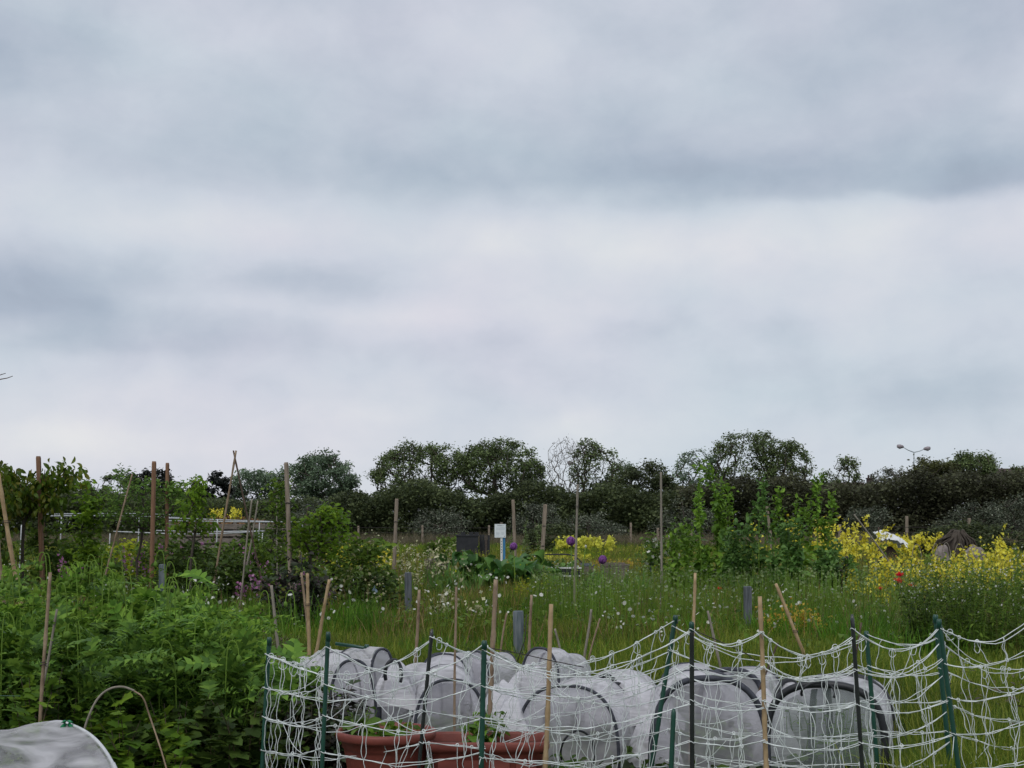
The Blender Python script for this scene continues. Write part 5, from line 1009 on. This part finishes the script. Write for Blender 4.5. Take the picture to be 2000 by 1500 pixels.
# trough
c = G(952, 6.27); zt2 = Z(1444, 6.2); t = thing('trough_pot', 'long terracotta coloured trough right of the round pot', 'planter', c)
def rrect(hx, hy, rc, z, n=8):
    o = []
    for (sx, sy, a0) in ((1, 1, 0), (-1, 1, 90), (-1, -1, 180), (1, -1, 270)):
        for k in range(n + 1): a = R(a0 + 90 * k / n); o.append((c[0] + sx * (hx - rc) + math.cos(a) * rc, c[1] + sy * (hy - rc) + math.sin(a) * rc, z))
    return o + [o[0]]
pf = [(.235, .12, .0), (.25, .135, zt2 * .4), (.262, .145, zt2 * .78), (.268, .15, zt2 * .80), (.27, .152, zt2 - .05), (.284, .166, zt2 - .046), (.289, .171, zt2 - .03), (.289, .171, zt2 - .008), (.284, .166, zt2), (.274, .156, zt2), (.268, .15, zt2 - .01), (.25, .14, zt2 - .12)]
m = MB(); m.grid(np.array([rrect(a, b, .06, z) for a, b, z in pf])); m.build('body', mat_terra, t)
m = MB()
for x in (-.18, -.06, .06, .18): m.box((c[0] + x, c[1] - .142, zt2 * .55), (.09, .012, zt2 * .34), ax=[[1, 0, 0], [0, 1, 0], [0, -.0, 1]])
m.build('moulded_panel', mat_terra, t, False)
m = MB(); m.box((c[0], c[1], zt2 - .05), (.52, .28, .01)); m.build('soil', mat_soil, t, False)
herb('pepper_plant', 'green plant standing in the left part of the trough', 'plant', 940, 6.75, .07, .20, 9, T_long, .12, 9, f_beet, seed=373, base=(X(935, 6.27), 6.27, zt2 - .05), group='plants in the pots', lw=1.6)
herb('pepper_plant', 'few narrow leaves in front of the trough by the thick cane', 'plant', 1118, 6.4, .06, .22, 6, T_long, .14, 7, f_apple, seed=374, group='plants in the pots', lw=1.3)

# ------------------------------------------------------------------ net stakes
GS = 'green stakes holding the netting'
def stake(label, top, bot, D, wpx, mat=mat_green, cap=True, D2=None):
    D = D * .8; a = P(bot[0], bot[1], D2 or D); b = P(top[0], top[1], D); d = b - a; k = (a[2] + .08) / d[2]; a = a - d * k if a[2] > -.08 else a + d * ((-.08 - a[2]) / d[2])
    rr = wpx * D / F / 2; n = 40; f = np.linspace(0, 1, n)[:, None]; m = MB(); rad = rr * np.where(np.arange(n) % 2, 1.0, .94); rad[-1] = rr * .5
    m.tube(a + d * f * ((b - a)[2] / d[2]), rad, 9); o = m.build('garden_stake', mat); tag(o, label, 'stake', GS)
    if cap: q = MB(); q.tube([b - [0, 0, .035], b - [0, 0, .004], b + [0, 0, .006]], [rr * 1.06, rr * 1.06, rr * .8], 9); q.build('cap', mat_green, o)
    return o
stake('green stake at the left end of the netting', (526, 1247), (512, 1500), 7.9, 9)
stake('dark stake wrapped in white cord left of the round pot', (641, 1237), (629, 1500), 7.3, 9)
stake('shiny dark metal stake leaning over the round pot', (844, 1229), (818, 1500), 7.45, 8, mat_blacks, False)
stake('straight green stake in front of the trough', (946, 1254), (940, 1500), 7.1, 11)
stake('green stake leaning right behind the short green one', (1319, 1204), (1272, 1500), 8.2, 9.5)
stake('short plain green stake standing free of the net', (1316, 1384), (1311, 1500), 7.0, 10, cap=False)
stake('straight black stake in the middle of the netting', (1351, 1217), (1352, 1500), 7.0, 9.5, mat_blacks)
stake('dark stake left of the right hand pair', (1664, 1200), (1684, 1500), 7.1, 8.5, mat_blacks, False)
stake('shorter green stake right of the right hand pair', (1692, 1235), (1714, 1500), 8.2, 9)
stake('back stake of the crossing pair at the right', (1827, 1203), (1856, 1500), 8.1, 10)
stake('front stake of the crossing pair at the right', (1834, 1212), (1872, 1500), 7.1, 10)
stake('dark green stake just outside the right edge', (2062, 1135), (2078, 1500), 7.1, 10)
stake('far stake just outside the right edge', (2066, 1262), (2074, 1500), 8.4, 10)

# ------------------------------------------------------------------ netting
def net(label, stakes, sags, nlev, seed, dz=.155, cell=.14, r0=.0019, loops=True, endclose=True):
    """stakes: (top px,py of first tie, px at y=1500, D)"""
    rg = np.random.default_rng(seed); m = MB(); S = []
    for (tx_, ty, bx, D) in stakes:
        D = D * .8
        a = P(tx_, ty, D); b = P(bx, 1500, D); d = (b - a) / max(a[2] - b[2], .05); S.append((a, d))
    for i in range(len(S) - 1):
        (a, da), (b, db) = S[i], S[i + 1]; Ls = np.linalg.norm(b - a); n = max(10, int(Ls / .035)); f = np.linspace(0, 1, n); curves = []
        side = nrm(np.cross(b - a, [0, 0, 1.]))
        for l in range(nlev):
            sg = .74 * sags[i] * (1 if l == 0 else max(.35, .75 - .12 * l)); ja = rg.normal() * .008; jb = rg.normal() * .008; skew = rg.uniform(-.25, .25)
            A_ = a + da * (dz * l + ja); B_ = b + db * (dz * l + jb); cs = []
            for c_ in range(2):
                s2 = sg * (1 + (c_ * .10 + rg.normal() * .04)); shp = 4 * f * (1 - f) * (1 + skew * (f - .5)); w1 = rg.uniform(0, 6.28); w2 = rg.uniform(0, 6.28)
                wob = (.0045 * np.sin(f * Ls * 17 + w1) + .003 * np.sin(f * Ls * 41 + w2)) * np.sin(f * math.pi) ** .5
                p = A_ + (B_ - A_) * f[:, None]; p[:, 2] += -s2 * shp + wob + (c_ * .006 * np.sin(f * Ls * 12)); p += side * (c_ * .006 + .01 * np.sin(f * 5 + w2)[:, None] * np.sin(f * math.pi)[:, None])
                m.tube(p, r0 * (1.15 if l == 0 else 1), 5); cs.append(p)
            curves.append(cs)
            # knot at the stake
            m.tube([A_ + [math.cos(u) * .011, math.sin(u) * .011, .004 * math.sin(2 * u)] for u in np.linspace(0, 9.4, 19)], r0 * .9, 5)
            if rg.uniform() < .35: e = rg.normal(size=3) * .02; m.tube([A_, A_ + e + [0, -.01, -.02], A_ + e * 1.6 + [0, -.01, -.045]], r0 * .8, 5)
        # verticals
        nv = max(2, int(round(Ls * 1.05 / cell))); ff = (np.arange(nv) + .5) / nv + rg.uniform(-.12, .12, nv) / nv
        for v, fv in enumerate(ff):
            for l in range(nlev):
                fa = np.clip(fv + rg.normal() * .012, 0.02, .98); ia = int(fa * (n - 1)); fb = np.clip(fv + rg.normal() * .018, .02, .98); ib = int(fb * (n - 1))
                p0 = curves[l][0][ia]
                if l + 1 < nlev: p1 = curves[l + 1][0][ib]
                else: p1 = p0 - [rg.normal() * .01, 0, dz * .9]
                for c_ in range(2 if rg.uniform() < .55 else 1):
                    k = 11; g = np.linspace(0, 1, k); am = rg.uniform(.0015, .0075); ph = rg.uniform(0, 6.28); w_ = rg.uniform(4, 11)
                    q = p0 + (p1 - p0) * g[:, None]; off = (am * np.sin(g * w_ + ph) + (c_ - .5) * rg.uniform(.006, .022)) * np.sin(g * math.pi) ** .6
                    q[:, 0] += off; q += side * (rg.normal() * .006 * np.sin(g * math.pi))[:, None]
                    m.tube(q, r0 * .82, 4)
                if rg.uniform() < .5: m.tube([p0 + [math.cos(u) * .007, math.sin(u) * .004, math.sin(u) * .007] for u in np.linspace(0, 6.3, 9)], r0, 4)
            if loops and rg.uniform() < .85:
                q0 = curves[0][0][int(fv * (n - 1))]; a1, b1 = rg.uniform(.010, .020), rg.uniform(.016, .040); sx = rg.choice([-1, 1])
                m.tube([q0 + [sx * (a1 * math.sin(u)) + rg.normal() * .0015, rg.normal() * .002, b1 * (math.cos(u) - .8)] for u in np.linspace(0, 6.6, 15)], r0 * .9, 5)
                if rg.uniform() < .5: m.tube([q0 + [.012 * math.cos(u), .002, .012 * math.sin(u) + .004] for u in np.linspace(0, 6.6, 11)], r0 * .9, 5)
        # slack diagonal cords between levels
        for _ in range(max(1, int(Ls / .28))):
            l = rg.integers(0, nlev); l2 = int(np.clip(l + rg.choice([-1, 1]), 0, nlev - 1)); fa = rg.uniform(.05, .5); fb = fa + rg.uniform(.15, .4)
            p0 = curves[l][1][int(fa * (n - 1))]; p1 = curves[l2][1][int(min(fb, 1) * (n - 1))]; g = np.linspace(0, 1, 9)
            q = p0 + (p1 - p0) * g[:, None]; q[:, 2] -= .03 * np.sin(g * math.pi); m.tube(q, r0 * .85, 4)
    return tag(m.build('netting', mat_cord), label, 'net', 'white pea netting strung between stakes')
FR = [(522, 1275, 512, 7.9), (641, 1262, 629, 7.3), (946, 1264, 940, 7.1), (1351, 1227, 1352, 7.0), (1487, 1234, 1496, 7.1), (1666, 1234, 1684, 7.1), (1837, 1222, 1872, 7.1), (2065, 1150, 2078, 7.1)]
net('front row of knotted white netting draped in swags from stake to stake', FR, [.075, .155, .185, .085, .115, .13, .17], 5, 601)
RR = [(524, 1276, 513, 7.95), (843, 1249, 818, 7.45), (1317, 1214, 1272, 8.2), (1693, 1243, 1714, 8.2), (1829, 1245, 1856, 8.1), (2066, 1275, 2074, 8.4)]
net('rear row of knotted white netting hanging behind the front row', RR, [.17, .24, .19, .06, .16], 5, 602)
MR = [(948, 1266, 941, 7.15), (1072, 1290, 1065, 7.6), (1316, 1300, 1302, 8.1), (1495, 1290, 1497, 7.5), (1668, 1300, 1684, 7.4), (1832, 1262, 1858, 7.9)]
net('loose middle layer of white netting between the two rows', MR, [.06, .10, .12, .10, .12], 4, 603, loops=False, cell=.22)
for i, (pp, D, lb) in enumerate([(((948, 1264), (1010, 1275), (1075, 1290), (1140, 1303)), 5.8, 'thin black cord running right from the green stake'), (((1352, 1230), (1400, 1250), (1460, 1278), (1475, 1290)), 5.65, 'thin black cord running right from the black stake'), (((1028, 1200), (1025, 1250), (1010, 1292)), 11, 'thin dark wire beside the round grey post')]):
    m = MB(); m.tube([P(x, y, D) for x, y in pp], .0022 if i < 2 else .004, 5); tag(m.build('garden_string', mat_dcord), lb, 'string', 'thin dark cords')
